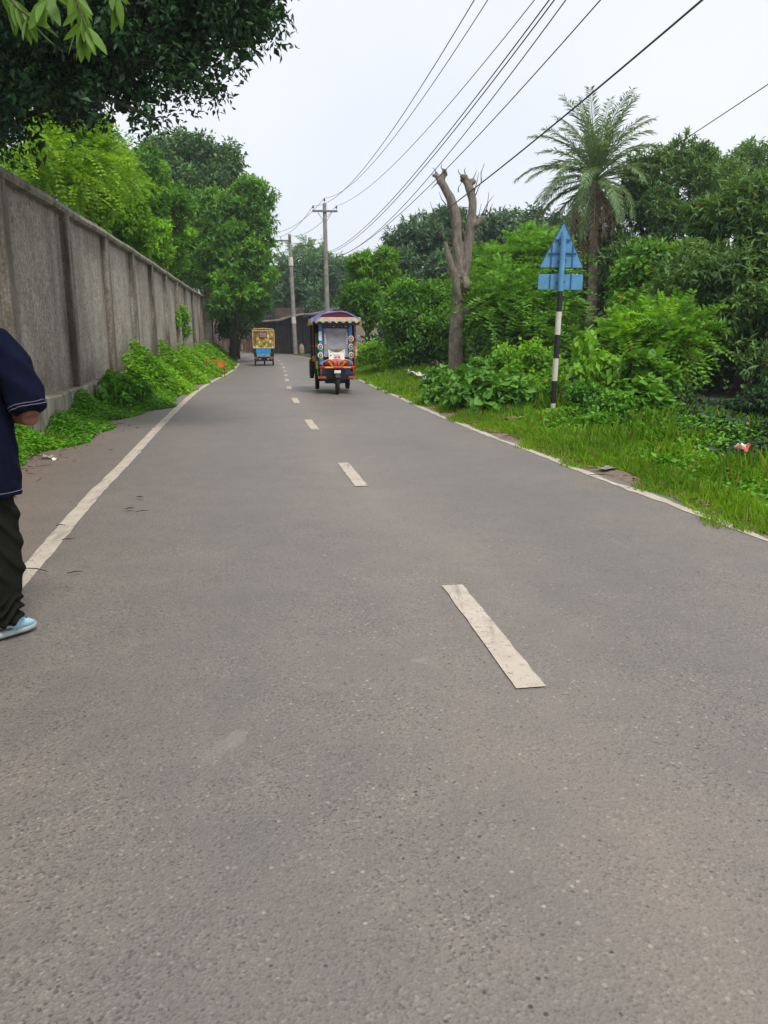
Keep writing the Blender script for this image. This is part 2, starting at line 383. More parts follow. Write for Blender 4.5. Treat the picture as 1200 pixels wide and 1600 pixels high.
dirt_band('dirt_shoulder', s_at(46), lambda y: left_edge(y) - 1.0, lambda y: left_edge(y) + .03 * np.sin(y * 3))
dirt_band('dirt_edge', s_at(46), right_edge, lambda y: right_edge(y) + .2)
LW = .062
strip('edge_line', PAINT, 0, s_at(60), lambda y: -hw(y) - LW, lambda y: -hw(y) + LW, .004, road, jit=.004, step=.15)
strip('edge_line', PAINT, 0, s_at(60), lambda y: hw(y) - .045, lambda y: hw(y) + .05 + .02 * np.sin(y * 6) + .02 * np.sin(y * 2.3), .004, road, jit=.008, step=.15)
s_first = s_at(3.02)
for k in range(-3, 13):
    s0 = s_first + k * 4.40
    ax, ay, _, _ = cl(s0); bx_, by_, _, _ = cl(s0 + 1.36); dd = np.array([bx_ - ax, by_ - ay]); dl_ = np.hypot(*dd); nn_ = np.array([dd[1], -dd[0]]) / dl_; V = []; T = []
    for i_ in range(18):
        c_ = np.array([ax, ay]) + dd * i_ / 17
        for sg_ in (-1, 1): p_ = c_ + nn_ * (.062 * sg_ + rng.normal(0, .0022)); V.append((p_[0], p_[1], float(dip(p_[1])) + .004))
        if i_: q_ = 2 * i_; T += [(q_ - 2, q_ - 1, q_ + 1), (q_ - 2, q_ + 1, q_)]
    rawmesh('lane_dash', np.array(V), np.array(T), PAINT, parent=road, smooth=True)

# ------------------------------------------------------------------ boundary wall
WX = lambda Y: -3.31 - .147 * Y
wdir = Vector((-.147, 1, 0)).normalized(); wn = Vector((wdir.y, -wdir.x, 0))      # wn faces the road
wrz = math.atan2(.147, 1)
def wall_local(name, label, Y0, Y1, H, piers, parentless=True):
    base = Vector((WX(Y0), Y0, 0)); t = thing(name, label, 'wall', base, wrz)
    Lw = (Y1 - Y0) / wdir.y
    def lz(yl):
        p = base + wdir * yl; return float(dip(p.y)) * 0.6
    return t, Lw, lz
def build_wall():
    Y0, Y1, H = -6.3, 45.3, 3.36
    t, Lw, lz = wall_local('boundary_wall', 'long grey brown rough plastered boundary wall beside the left verge', Y0, Y1, H, None)
    pitch = 3.39; k = 0; yl = .02
    pm = None
    # one wall panel for each bay, all alike, sharing one mesh
    m = MB(); nseg = 10
    rr = np.random.default_rng(3)
    prof = [(-.02, .48), (-.02, H)]
    m.box((-.10, pitch / 2, (H + .1) / 2), (.16, pitch - .30, H - .1))
    first = m.build('wall_panel', WALL, t); base_me = first.data
    bev = MB(); bev.box((-.045, 0, (H + .1) / 2 + .2), (.27, .30, H - .5)); pier0 = bev.build('pier', WALL, t, bevel=.02)
    n = int(Lw / pitch)
    for i in range(n):
        if i: o = link('wall_panel', base_me, t); o.location = (0, i * pitch, lz(i * pitch))
        if i: o = link('pier', pier0.data, t); o.location = (0, i * pitch, lz(i * pitch)); b = o.modifiers.new('bevel', 'BEVEL'); b.width = .02; b.segments = 2
    m = MB(); ys = np.linspace(-.2, n * pitch, 60)
    m.loft([[Vector((x, y, lz(y) + z + .008 * math.sin(y * 1.7))) for x, z in ((-.24, H - .05), (.10, H - .05), (.125, H + .0), (.10, H + .07), (-.24, H + .10))] for y in ys])
    m.build('coping', PLINTH, t)
    m = MB(); ys = np.linspace(-.2, n * pitch, 120); q = lambda y: .012 * math.sin(y * 3.1) + .01 * math.sin(y * 7.7)
    m.loft([[Vector((x + (q(y) if x > 0 else 0), y, lz(y) + z + (q(y * 1.3) if z > 0 else 0))) for x, z in ((-.2, -.6), (.17, -.6), (.165, .47), (.13, .50), (-.2, .50))] for y in ys])
    m.build('plinth', PLINTH, t)
    # tall end pier in paler cement
    e = thing('gate_pier', 'pale cement pier standing taller than the wall, at its far end', 'pier', (WX(45.9), 45.9, 0), wrz)
    m = MB(); m.box((.05, 0, 1.55), (.42, .75, 3.9)); m.build('shaft', PLINTH, e, bevel=.03)
    m = MB(); m.box((.05, 0, 3.54), (.50, .84, .09)); m.build('cap', PLINTH, e, bevel=.02)
    t2, L2, lz2 = wall_local('far_wall', 'lower dark stretch of plastered wall beyond the tall pier', 46.5, 68, 2.9, None)
    m = MB(); m.box((-.10, 1.5, 1.25), (.18, 2.9, 3.3)); a = m.build('wall_panel', WALL, t2)
    mp = MB(); mp.box((-.02, 0, 1.25), (.3, .3, 3.3)); pz = mp.build('pier', WALL, t2)
    for i in range(1, 7):
        o = link('wall_panel', a.data, t2); o.location = (0, i * 3.1, 0)
        o = link('pier', pz.data, t2); o.location = (0, i * 3.1 - .1, 0)
    m = MB(); m.box((-.1, 10, 2.94), (.3, 21, .1)); m.build('coping', PLINTH, t2)
build_wall()

# ------------------------------------------------------------------ foliage tools
def leaf_arrays(P, D, Nn, L, W, fold=.18, droop=.12, wide=.42):
    n = len(P); L = np.broadcast_to(np.asarray(L, float), (n,))[:, None]; W = np.broadcast_to(np.asarray(W, float), (n,))[:, None]
    D = norm(D); S = norm(np.cross(D, Nn)); N2 = np.cross(S, D)
    v0 = P; v1 = P + D * L * wide + S * W / 2 + N2 * fold * W; v3 = P + D * L * wide - S * W / 2 + N2 * fold * W; v2 = P + D * L - N2 * droop * L
    V = np.stack([v0, v1, v2, v3], 1).reshape(-1, 3); i = np.arange(n) * 4
    T = np.stack([np.stack([i, i + 1, i + 2], 1), np.stack([i, i + 2, i + 3], 1)], 1).reshape(-1, 3)
    return V, T
def foliage(name, mat, parts, parent):
    """parts: list of (P, D, N, L, W, tint)"""
    P = np.concatenate([p[0] for p in parts]); D = np.concatenate([p[1] for p in parts]); Nn = np.concatenate([p[2] for p in parts])
    L = np.concatenate([p[3] for p in parts]); W = np.concatenate([p[4] for p in parts]); tt = np.concatenate([p[5] for p in parts])
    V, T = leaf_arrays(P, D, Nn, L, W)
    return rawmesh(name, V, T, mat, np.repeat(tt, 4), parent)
def rdir(r, n):
    return norm(r.normal(size=(n, 3)))
UP = np.array([0, 0, 1.0])
def clump_points(r, lobes, n, sub=16, subr=.36, fill=.18, flat=1.0):
    """points on many small balls studded over the lobes -> (position, outward, clump value)"""
    lobes = np.asarray(lobes, float); area = (lobes[:, 3] * lobes[:, 4] + lobes[:, 4] * lobes[:, 5] + lobes[:, 3] * lobes[:, 5]); area = area / area.sum()
    SC, SR, SV, SA = [], [], [], []
    for L_, a in zip(lobes, area):
        k = max(6, int(sub)); u = rdir(r, k); u[:, 2] = np.where((u[:, 2] < -.55), -u[:, 2], u[:, 2])
        rad = r.uniform(.55, .92, (k, 1)); SC.append(L_[:3] + u * L_[3:] * rad); SR.append(np.mean(L_[3:]) * subr * r.uniform(.6, 1.35, k)); SV.append(r.uniform(0, 1, k)); SA.append(np.full(k, a / k))
    SC, SR, SV, SA = map(np.concatenate, (SC, SR, SV, SA)); w_ = SA * SR ** 2; w_ /= w_.sum()
    k = r.choice(len(SC), n, p=w_); u = rdir(r, n); f = r.uniform(0, 1, n) ** .5; f = np.where(r.uniform(size=n) < fill, f * .6, .55 + .5 * f)
    P = SC[k] + u * (SR[k] * f)[:, None] * np.array([1, 1, flat]); return P, u, SV[k]
def crown(r, lobes, nl, style, L, W, sub=16, subr=.36, fill=.2):
    if style == 'whorl': k = 8
    elif style == 'pinnate': k = 16
    elif style == 'single': k = 4
    else: k = 7
    nc = max(10, nl // k); C, O, V = clump_points(r, lobes, nc, sub, subr, fill)
    c = np.repeat(C, k, 0); o = np.repeat(O, k, 0); v = np.repeat(V, k); n = len(c); j = np.tile(np.arange(k), nc)
    if style == 'whorl':
        T = norm(O * .7 + UP * .45 + r.normal(0, .35, O.shape)); t = np.repeat(T, k, 0)
        P = c + t * (r.uniform(0, .9, n) * L)[:, None]; D = norm(t * .45 + r.normal(0, .62, (n, 3)) + UP * -.22); Nn = norm(UP * .75 + o * .35 + r.normal(0, .3, (n, 3)))
        ls = L * r.uniform(.65, 1.2, n); ws = W * r.uniform(.75, 1.2, n)
    elif style == 'pinnate':
        Rr = norm(O * .8 + r.normal(0, .5, O.shape) + UP * .12); S = norm(np.cross(Rr, UP + r.normal(0, .25, O.shape))); rl = L * 4.2 * r.uniform(.7, 1.2, nc)
        q = (j // 2 + 1) / (k // 2); side = np.where(j % 2, 1., -1.)[:, None]; rr_ = np.repeat(Rr, k, 0); ss = np.repeat(S, k, 0); rlen = np.repeat(rl, k)
        P = c + rr_ * (q * rlen)[:, None] + UP * (-.32 * q * q * rlen)[:, None]
        D = norm(ss * side * .9 + rr_ * .5 + UP * -.12 + r.normal(0, .1, (n, 3))); Nn = norm(np.cross(ss, rr_) * -1 + UP * .6 + r.normal(0, .15, (n, 3)))
        ls = L * (1.1 - .45 * q) * r.uniform(.85, 1.15, n); ws = W * r.uniform(.8, 1.15, n)
    elif style == 'single':
        P = c + r.normal(0, L * .6, (n, 3)); D = norm(o * .5 + r.normal(0, .7, (n, 3)) + UP * -.25); Nn = norm(UP * .6 + o * .5 + r.normal(0, .4, (n, 3)))
        ls = L * r.uniform(.6, 1.25, n); ws = W * r.uniform(.7, 1.2, n)
    else:   # drooping narrow leaves
        T = norm(O * .6 + UP * .1 + r.normal(0, .4, O.shape)); t = np.repeat(T, k, 0); P = c + t * (r.uniform(0, 1.2, n) * L)[:, None]
        D = norm(t * .35 + r.normal(0, .4, (n, 3)) + UP * -.65); Nn = norm(o * .7 + UP * .3 + r.normal(0, .3, (n, 3))); ls = L * r.uniform(.7, 1.2, n); ws = W * r.uniform(.75, 1.2, n)
    tint = np.clip(.04 + .55 * v ** 1.3 + .16 * np.clip(o[:, 2], -.5, 1) * (1 if style != 'none' else 0) + r.normal(0, .13, n), 0, .72); tint = np.where(r.uniform(size=n) < .012, 1.4, tint)  # clump tops painted lighter and undersides darker to raise light contrast
    return (P, D, Nn, ls, ws, tint)
def lobes_px(spec):
    """(px, py, Y, half width px, half height px[, depth factor]) -> real ellipsoids"""
    out = []
    for s in spec:
        px, py, Y, rx, ry = s[:5]; k = s[5] if len(s) > 5 else 1.0
        p = at(px, py, Y); dep = Y * CP - (p.z - CAM_H) * SP; a = rx * dep / FPX; b = ry * dep / FPX
        out.append((p.x, p.y, p.z, a, a * k, b))
    return out
def limb(mb, a, b, r0, r1, r, wob=.08, n=6, seg=7):
    a, b = Vector(a), Vector(b); ln = (b - a).length; pts = []; rad = []
    for i in range(n):
        q = i / (n - 1); p = a.lerp(b, q); s = math.sin(q * PI) * wob * ln
        pts.append(p + Vector(r.normal(0, 1, 3)) * s * .5); rad.append(r0 + (r1 - r0) * q)
    mb.tube(pts, rad, seg)
def tree(name, label, spec, style, mat, nl, L, W, base, tr=.14, seed=1, cat='tree', group=None, bark=None, sub=16, subr=.36, fill=.2, extra=None, fork=.55, fork_pt=None, lt=.55):
    r = np.random.default_rng(seed); lobes = lobes_px(spec); bx, by = base
    root = Vector((bx, by, gz1(bx, by))); t = thing(name, label, cat, root, 0, group)
    lo = np.array(lobes); lo[:, :3] -= np.array(root)
    ctr = Vector((lo[:, 0].mean(), lo[:, 1].mean(), lo[:, 2].mean())); fk = Vector((ctr.x * fork * .8, ctr.y * fork * .8, max(.4, ctr.z * fork)))
    if fork_pt: fk = Vector(fork_pt)
    mb = MB(); limb(mb, (0, 0, -.15), fk, tr, tr * .7, r, .04, 8, 9)
    for q in lo: limb(mb, fk, q[:3] + np.array([0, 0, q[5] * .3]), tr * lt, tr * .1, r, .10)
    mb.build('trunk', bark or BARK_D, t, smooth=True)
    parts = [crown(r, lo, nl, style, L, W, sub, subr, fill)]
    if extra: parts.append(crown(r, lo, extra[0], extra[1], extra[2], extra[3], sub, subr, extra[4] if len(extra) > 4 else .3))
    c = foliage('crown', LM[mat], parts, t); return t

# ------------------------------------------------------------------ trees, right side
def gb(px, Y): p = gpx(px, Y); return (p.x, p.y)
GR = 'trees right of the road'
tree('mango_tree', 'large dark mango tree filling the right edge of the picture',
     [(1165, 370, 17.5, 85, 85), (1085, 450, 17, 62, 62), (1190, 470, 16.5, 80, 80), (1125, 520, 16.5, 62, 48), (1195, 585, 15.2, 36, 46), (1240, 400, 17, 80, 120), (1270, 560, 16, 70, 90)],
     'whorl', 'mango', 46000, .20, .055, gb(1150, 17.5), .2, 11, group=GR, sub=30, subr=.24)
tree('tall_mango_tree', 'tall mango tree behind the palm with leaf clusters thinning against the sky',
     [(1060, 285, 28, 75, 55), (985, 350, 28, 55, 70), (1040, 370, 27, 70, 70), (1120, 320, 29, 60, 60), (975, 440, 26, 50, 60), (1080, 440, 27, 70, 60)],
     'whorl', 'mango', 40000, .22, .06, gb(1030, 28), .2, 12, group=GR, sub=22, subr=.26)
tree('back_mango_tree', 'grey green mango tree top at the right edge behind the nearer crowns',
     [(1180, 265, 31, 55, 42), (1240, 300, 31, 60, 60), (1150, 340, 31, 50, 50)], 'whorl', 'mango', 16000, .22, .06, gb(1185, 31), .18, 13, group=GR, sub=20, subr=.26)
tree('dark_broadleaf_tree', 'very dark broadleaf tree in the hollow behind the blue sign and palm trunk',
     [(960, 430, 31, 60, 55), (1000, 480, 30, 70, 55), (900, 400, 33, 60, 50), (930, 490, 32, 70, 50)], 'whorl', 'dark', 22000, .22, .08, gb(960, 31), .16, 14, group=GR)
tree('vine_covered_tree', 'rounded mound of bright creeper smothering a tree, below the tall mango',
     [(1020, 440, 20, 62, 52), (1060, 430, 20.5, 62, 45), (1005, 505, 19, 55, 50), (1085, 500, 19.5, 50, 50)], 'single', 'mid', 36000, .14, .095, gb(1030, 20.3), .13, 15, group=GR, sub=30, subr=.24)
tree('feather_leaf_tree', 'small tree with bright feathery compound leaves to the right of the sapling',
     [(1030, 525, 16, 62, 34), (985, 535, 16, 42, 30), (1075, 530, 16.3, 38, 28)], 'pinnate', 'bright', 8500, .165, .06, gb(1030, 16), .06, 16, group=GR, sub=16, subr=.26)
tree('feathery_tree', 'spreading bright green tree with feathery leaves left of the blue sign',
     [(835, 420, 23, 55, 42), (785, 470, 22, 55, 42), (845, 485, 22, 52, 44), (765, 440, 24, 40, 38), (820, 520, 22, 60, 36), (870, 540, 21.5, 40, 28)],
     'pinnate', 'mid', 40000, .20, .07, gb(815, 23), .13, 17, group=GR, sub=26, subr=.26)
tree('olive_tree', 'dull olive foliage of a small tree just right of the pollarded trunk',
     [(755, 480, 23, 28, 35), (770, 505, 22.6, 30, 26)], 'pinnate', 'mango', 6000, .12, .04, gb(768, 23), .07, 18, group=GR)
tree('far_mango_tree', 'grey green far mango tree behind the pollarded trunk',
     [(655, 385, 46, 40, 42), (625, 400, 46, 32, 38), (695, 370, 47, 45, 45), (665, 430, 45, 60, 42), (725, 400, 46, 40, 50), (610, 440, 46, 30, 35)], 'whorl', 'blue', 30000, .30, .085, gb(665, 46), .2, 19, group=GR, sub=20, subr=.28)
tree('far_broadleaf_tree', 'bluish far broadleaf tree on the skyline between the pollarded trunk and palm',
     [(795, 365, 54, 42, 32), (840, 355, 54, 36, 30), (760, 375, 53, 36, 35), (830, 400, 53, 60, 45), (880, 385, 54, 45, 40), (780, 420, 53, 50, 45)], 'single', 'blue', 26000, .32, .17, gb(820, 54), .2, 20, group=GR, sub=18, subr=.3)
tree('hedge_tree', 'squat vine hung tree with flat top beside the verge, left of the pollarded trunk',
     [(640, 485, 27, 42, 40), (665, 525, 26.5, 42, 50), (620, 520, 27, 24, 50), (690, 480, 27, 36, 38), (700, 540, 26, 30, 40), (632, 560, 26.5, 22, 22)], 'single', 'mid', 34000, .18, .08, gb(650, 27), .15, 21, group=GR, sub=28, subr=.24)
tree('roadside_mango_tree', 'upright mango tree with twin bare stems behind the near rickshaw',
     [(563, 430, 33, 26, 36), (598, 418, 33, 22, 28), (575, 475, 33, 34, 34), (600, 460, 33, 24, 36), (590, 505, 32.6, 22, 16), (552, 480, 33, 18, 34)], 'whorl', 'mid', 24000, .22, .06, gb(571, 33), .13, 22, group=GR, sub=26, subr=.25, bark=BARK, fork=.5)
tree('skyline_tree', 'broad hazy tree with feathery top rising behind the dark shed',
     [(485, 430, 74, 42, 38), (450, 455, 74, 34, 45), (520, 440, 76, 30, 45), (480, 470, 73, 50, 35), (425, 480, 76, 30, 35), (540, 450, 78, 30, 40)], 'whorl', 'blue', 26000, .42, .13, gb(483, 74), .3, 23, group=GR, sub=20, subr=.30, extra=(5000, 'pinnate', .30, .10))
tree('feathery_top_tree', 'thin feathery pale tree top sticking up behind the two utility poles',
     [(488, 400, 80, 34, 14), (470, 412, 80, 24, 12), (525, 418, 80, 24, 12)], 'pinnate', 'mango', 3600, .34, .10, gb(490, 80), .2, 24, group=GR, sub=9, subr=.3)
# low thicket that closes the view behind the trees (nobody could count its stems)
def thicket(name, spec, mat, nl, L, W, seed, label):
    r = np.random.default_rng(seed); o = foliage(name, LM[mat], [crown(r, np.array(lobes_px(spec)), nl, 'single', L, W, 18, .32)], None); o['kind'] = 'stuff'; o['label'] = label; return o
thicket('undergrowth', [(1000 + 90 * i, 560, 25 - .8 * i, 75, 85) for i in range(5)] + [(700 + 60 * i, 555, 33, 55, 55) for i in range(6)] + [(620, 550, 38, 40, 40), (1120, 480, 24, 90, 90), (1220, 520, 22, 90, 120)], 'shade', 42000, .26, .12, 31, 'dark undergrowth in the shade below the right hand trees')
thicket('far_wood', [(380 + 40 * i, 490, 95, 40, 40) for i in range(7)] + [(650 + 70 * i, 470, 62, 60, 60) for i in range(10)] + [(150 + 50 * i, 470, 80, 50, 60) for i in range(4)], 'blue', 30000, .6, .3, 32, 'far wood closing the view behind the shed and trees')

# ------------------------------------------------------------------ trees, left side
GL = 'trees left of the road'
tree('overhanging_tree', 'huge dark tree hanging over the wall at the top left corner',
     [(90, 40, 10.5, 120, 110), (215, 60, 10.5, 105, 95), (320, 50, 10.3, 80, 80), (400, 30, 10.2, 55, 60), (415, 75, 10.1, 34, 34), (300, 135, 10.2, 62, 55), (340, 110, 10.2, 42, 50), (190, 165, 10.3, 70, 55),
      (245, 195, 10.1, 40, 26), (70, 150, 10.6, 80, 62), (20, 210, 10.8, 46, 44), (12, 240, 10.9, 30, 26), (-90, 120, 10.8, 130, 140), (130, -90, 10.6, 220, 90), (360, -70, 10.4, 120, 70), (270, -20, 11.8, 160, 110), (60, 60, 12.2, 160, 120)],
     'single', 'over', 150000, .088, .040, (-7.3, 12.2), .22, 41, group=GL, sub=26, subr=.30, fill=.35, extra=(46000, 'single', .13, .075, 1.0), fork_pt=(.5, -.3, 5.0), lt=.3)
tree('yellow_green_tree', 'yellowish green feathery tree just behind the wall, under the overhanging crown',
     [(110, 235, 17.6, 60, 45), (85, 275, 16.8, 46, 36), (145, 285, 20, 46, 45), (180, 270, 22.5, 40, 42), (60, 250, 15.8, 30, 40)], 'pinnate', 'yellow', 22000, .14, .055, (-7.9, 18.5), .1, 42, group=GL, sub=26, subr=.26, fork_pt=(0, 0, 3.7))
tree('bright_wall_tree', 'bright fresh green tree rising over the middle of the wall',
     [(148, 322, 21.5, 34, 36), (185, 345, 25, 42, 42), (190, 310, 25.5, 42, 40), (200, 375, 26, 30, 32)], 'whorl', 'bright', 26000, .20, .07, (WX(24.5) - 1.6, 24.5), .12, 43, group=GL, sub=28, subr=.25, fork_pt=(0, 0, 3.6))
tree('fresh_wall_tree', 'second bright green tree behind the wall, just past the first',
     [(230, 330, 33, 44, 42), (228, 385, 32, 42, 42), (262, 368, 38, 38, 42), (262, 415, 38, 30, 28), (245, 345, 35, 40, 40)], 'whorl', 'bright', 28000, .26, .09, (WX(34) - 1.8, 34), .14, 49, group=GL, sub=28, subr=.25, fork_pt=(0, 0, 3.8))
tree('shaded_wall_tree', 'olive green tree behind the wall where the wall recedes, lower than its neighbours',
     [(285, 350, 46, 40, 48), (300, 400, 48, 36, 40), (283, 425, 45, 30, 30), (315, 430, 53, 26, 34)], 'single', 'mid', 24000, .24, .11, (WX(46) - 1.8, 46), .16, 44, group=GL, sub=20, fork_pt=(0, 0, 3.6))
tree('back_dark_tree', 'dark round topped tree far behind the wall, against the sky',
     [(300, 262, 55, 62, 36), (350, 258, 55, 36, 32), (255, 265, 54, 50, 42), (320, 300, 54, 60, 40), (365, 285, 54, 24, 28), (230, 300, 53, 60, 50)], 'single', 'dark', 34000, .34, .17, gb(300, 55), .3, 45, group=GL, sub=22, subr=.3)
tree('road_end_tree', 'tall light topped tree beside the road at the far end of the wall',
     [(388, 325, 45, 44, 42), (350, 345, 45, 42, 42), (405, 375, 44.5, 32, 40), (360, 400, 44, 48, 45), (400, 430, 44, 34, 42), (368, 465, 43.5, 46, 40), (335, 420, 44, 36, 46), (398, 485, 44.5, 24, 30)], 'whorl', 'mid', 42000, .29, .10, gb(362, 47), .24, 46, group=GL, sub=28, subr=.25)
tree('shade_tree', 'dark low tree below the light topped tree, touching the end of the wall',
     [(365, 505, 50, 28, 28), (385, 490, 52, 25, 28), (350, 480, 49, 26, 34)], 'single', 'dark', 12000, .26, .11, gb(372, 51), .2, 47, group=GL)
tree('back_wall_tree', 'half hidden green tree between the yellowish tree and the dark round one',
     [(130, 250, 30, 70, 60), (210, 290, 32, 60, 55), (60, 300, 28, 70, 60), (255, 330, 34, 50, 45)], 'whorl', 'mid', 22000, .24, .08, (-13.5, 31), .2, 48, group=GL)

# ------------------------------------------------------------------ verge plants
def cover(name, label, xy, h, L, W, mat, r, kind='leaf', parent=None):
    """ground cover: leaves or blades standing at xy with local height h"""
    x, y = xy; n = len(x); z0 = gz(x, y)
    if kind == 'blade':
        P = np.stack([x, y, z0 - .01], 1); D = norm(np.stack([r.normal(0, .42, n), r.normal(0, .42, n), np.ones(n)], 1)); Nn = rdir(r, n); ls = h * r.uniform(.55, 1.25, n); ws = W * r.uniform(.7, 1.3, n)
    else:
        P = np.stack([x, y, z0 + h * (1 - r.uniform(0, 1, n) ** 2 * .8)], 1); a = r.uniform(0, 2 * PI, n)
        D = norm(np.stack([np.cos(a), np.sin(a), r.normal(-.05, .3, n)], 1)); Nn = norm(UP + r.normal(0, .38, (n, 3))); ls = L * r.uniform(.6, 1.3, n); ws = W * r.uniform(.7, 1.2, n)
    big = .5 + .5 * np.sin(x * 2.3 + 1.7 * np.sin(y * 1.1)) * np.sin(y * 1.9 + x)
    tint = np.clip(.12 + .42 * big + r.normal(0, .16, n), 0, .72); tint = np.where(r.uniform(size=n) < (.07 if kind == 'blade' else .012), 1.4, tint)
    V, T = leaf_arrays(P, D, Nn, ls, ws, droop=.25 if kind == 'blade' else .12)
    o = rawmesh(name, V, T, LM[mat], np.repeat(tint, 4), parent); o['kind'] = 'stuff'
    if label: o['label'] = label
    return o
def side_pts(r, n, Ya, Yb, da, db, power=1.0):
    """points by distance and lateral offset beyond the road edge (side = sign of da)"""
    Y = Ya + (Yb - Ya) * r.uniform(0, 1, n) ** power; s = s_at(Y); x, y, nx, ny = cl(s)
    sg = 1 if db > 0 else -1; e = right_edge(y) if sg > 0 else left_edge(y)
    d = da + (db - da) * r.uniform(0, 1, n); wob = .13 * np.sin(Y * 1.9) + .10 * np.sin(Y * 4.3 + 1) + .05 * np.sin(Y * 9.1)
    dd = e + d + wob * np.exp(-np.abs(d) * 1.5)
    return x + nx * dd, y + ny * dd, np.abs(d)
r = np.random.default_rng(5)
x, y, d = side_pts(r, 78000, 2.5, 17, .02, 4.0, 1.0); kk = r.uniform(size=len(x)) < .35 + .65 * sstep(-.35, .15, np.sin(x * 2.1 + 1.3 * np.sin(y)) * np.sin(y * 1.6 + x)); x, y, d = x[kk], y[kk], d[kk]
cover('verge_grass', 'short bright grass along the right road edge', (x, y), (.05 + .09 * np.minimum(1, d * 1.0)) * (.85 + .4 * np.sin(x * 3 + y * 2)), 0, .013, 'grass', r, 'blade')
x, y, d = side_pts(r, 22000, 2.5, 17, .0, .5, 1.0)
cover('verge_grass', 'dense grass fringe touching the right edge line', (x, y), .05 + .05 * r.uniform(0, 1, len(x)) + .05 * np.minimum(1, d * 3), 0, .011, 'grass', r, 'blade')
x, y, d = side_pts(r, 30000, 17, 50, -.03, 2.6, 1.3)
cover('verge_grass', 'taller grass on the right verge beyond the blue sign', (x, y), .14 + .30 * sstep(.3, 1.6, d), 0, .035, 'grass', r, 'blade')
x, y, d = side_pts(r, 11000, 4, 16, .35, 2.6)
cover('weed_cover', 'low leafy weeds among the grass of the right verge', (x, y), .03 + .30 * sstep(.3, 1.9, d) * (.5 + .5 * np.sin(x * 2.2 + 2) * np.sin(y * 1.7)), .07, .045, 'weed', r)
x, y, d = side_pts(r, 26000, 3.5, 17, .45, 3.6); kk = np.sin(x * 3.3 + 2 * np.sin(y * 1.3)) * np.sin(y * 2.6 + x * 1.1) > .12; x, y, d = x[kk], y[kk], d[kk]
cover('verge_grass', 'loose taller grass tufts on the right verge before the shrubs', (x, y), .14 + .22 * sstep(.4, 2, d), 0, .013, 'grass', r, 'blade')
X_ = r.uniform(3.6, 9.5, 30000); Y_ = r.uniform(7, 17, 30000); k = lateral(X_, Y_) > 4.1; X_, Y_ = X_[k], Y_[k]
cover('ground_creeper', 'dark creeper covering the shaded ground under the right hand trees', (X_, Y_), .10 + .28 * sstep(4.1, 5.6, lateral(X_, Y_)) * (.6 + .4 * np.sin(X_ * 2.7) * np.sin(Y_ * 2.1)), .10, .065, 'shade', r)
def left_pts(r, n, Ya, Yb, gap):
    Y = r.uniform(Ya, Yb, n); s = s_at(Y); cx, cy, nx, ny = cl(s); e = left_edge(cy) - gap - .18 * np.sin(cy * 1.5) - .10 * np.sin(cy * 3.9)
    x1 = cx + nx * e; y1 = cy + ny * e; q = r.uniform(0, 1, n); x0 = WX(y1) + .17; x = x0 + (x1 - x0) * q
    return x, y1, 1 - q
x, y, q = left_pts(r, 64000, 3, 18.5, -.12)
cover('weed_cover', 'leafy green weeds along the foot of the boundary wall', (x, y), .04 + .34 * q ** .8 * (.6 + .4 * np.sin(y * 1.3) * np.sin(x * 2 + y * .7) + .3 * np.sin(y * 4.1 + x * 3)), .062, .045, 'weed', r)
x, y, q = left_pts(r, 24000, 4, 20, .05)
cover('verge_grass', 'grass tufts at the edge of the left dirt shoulder', (x, y), .06 + .08 * q, 0, .012, 'grass', r, 'blade')
x, y, q = left_pts(r, 42000, 18, 50, .06)
cover('weed_cover', 'tall bright weeds between the receding wall and the left edge line', (x, y), (.10 + .95 * q ** 1.0) * (.78 + .22 * np.sin(y * 1.1) + .15 * np.sin(y * 2.7 + x)), .12, .075, 'bright', r)
x, y, q = left_pts(r, 20000, 17, 50, .0)
cover('verge_grass', 'grass along the far left edge line', (x, y), .12 + .2 * q, 0, .03, 'grass', r, 'blade')

def heart_leaf(name, w=1.0, kind='heart', mat='heart'):
    """unit leaf along +y, a few faces, slightly cupped"""
    if kind == 'heart': prof = [(0, 0), (.30, -.10), (.50, .10), (.48, .38), (.28, .72), (0, 1.0)]
    else: prof = [(0, 0), (.12, .12), (.2, .35), (.19, .6), (.10, .85), (0, 1.0)]
    V = []; T = []
    for sx in (-1, 1):
        b = len(V); V += [(0, 0, 0), (0, .45, -.03), (0, 1.0, -.16)]; V += [(sx * x * w, yy, .10 * x - .16 * yy * yy) for x, yy in prof[1:-1]]
        q = [b + 3, b + 4, b + 5, b + 6]
        T += [(b, q[0], b + 1), (q[0], q[1], b + 1), (q[1], q[2], b + 1), (q[2], q[3], b + 1), (q[3], b + 2, b + 1)]
    me_o = rawmesh(name, np.array(V), np.array(T), LM[mat], np.full(len(V), .3), None); me = me_o.data; bpy.data.objects.remove(me_o); return me
def place_leaf(me, P, D, Nn, L, parent, name='leaf'):
    D = Vector(D).normalized(); S = D.cross(Vector(Nn)).normalized(); N2 = S.cross(D)
    M = Matrix((S, D, N2)).transposed().to_4x4(); o = link(name, me, parent); o.matrix_local = Matrix.Translation(Vector(P)) @ M @ Matrix.Scale(L, 4); return o
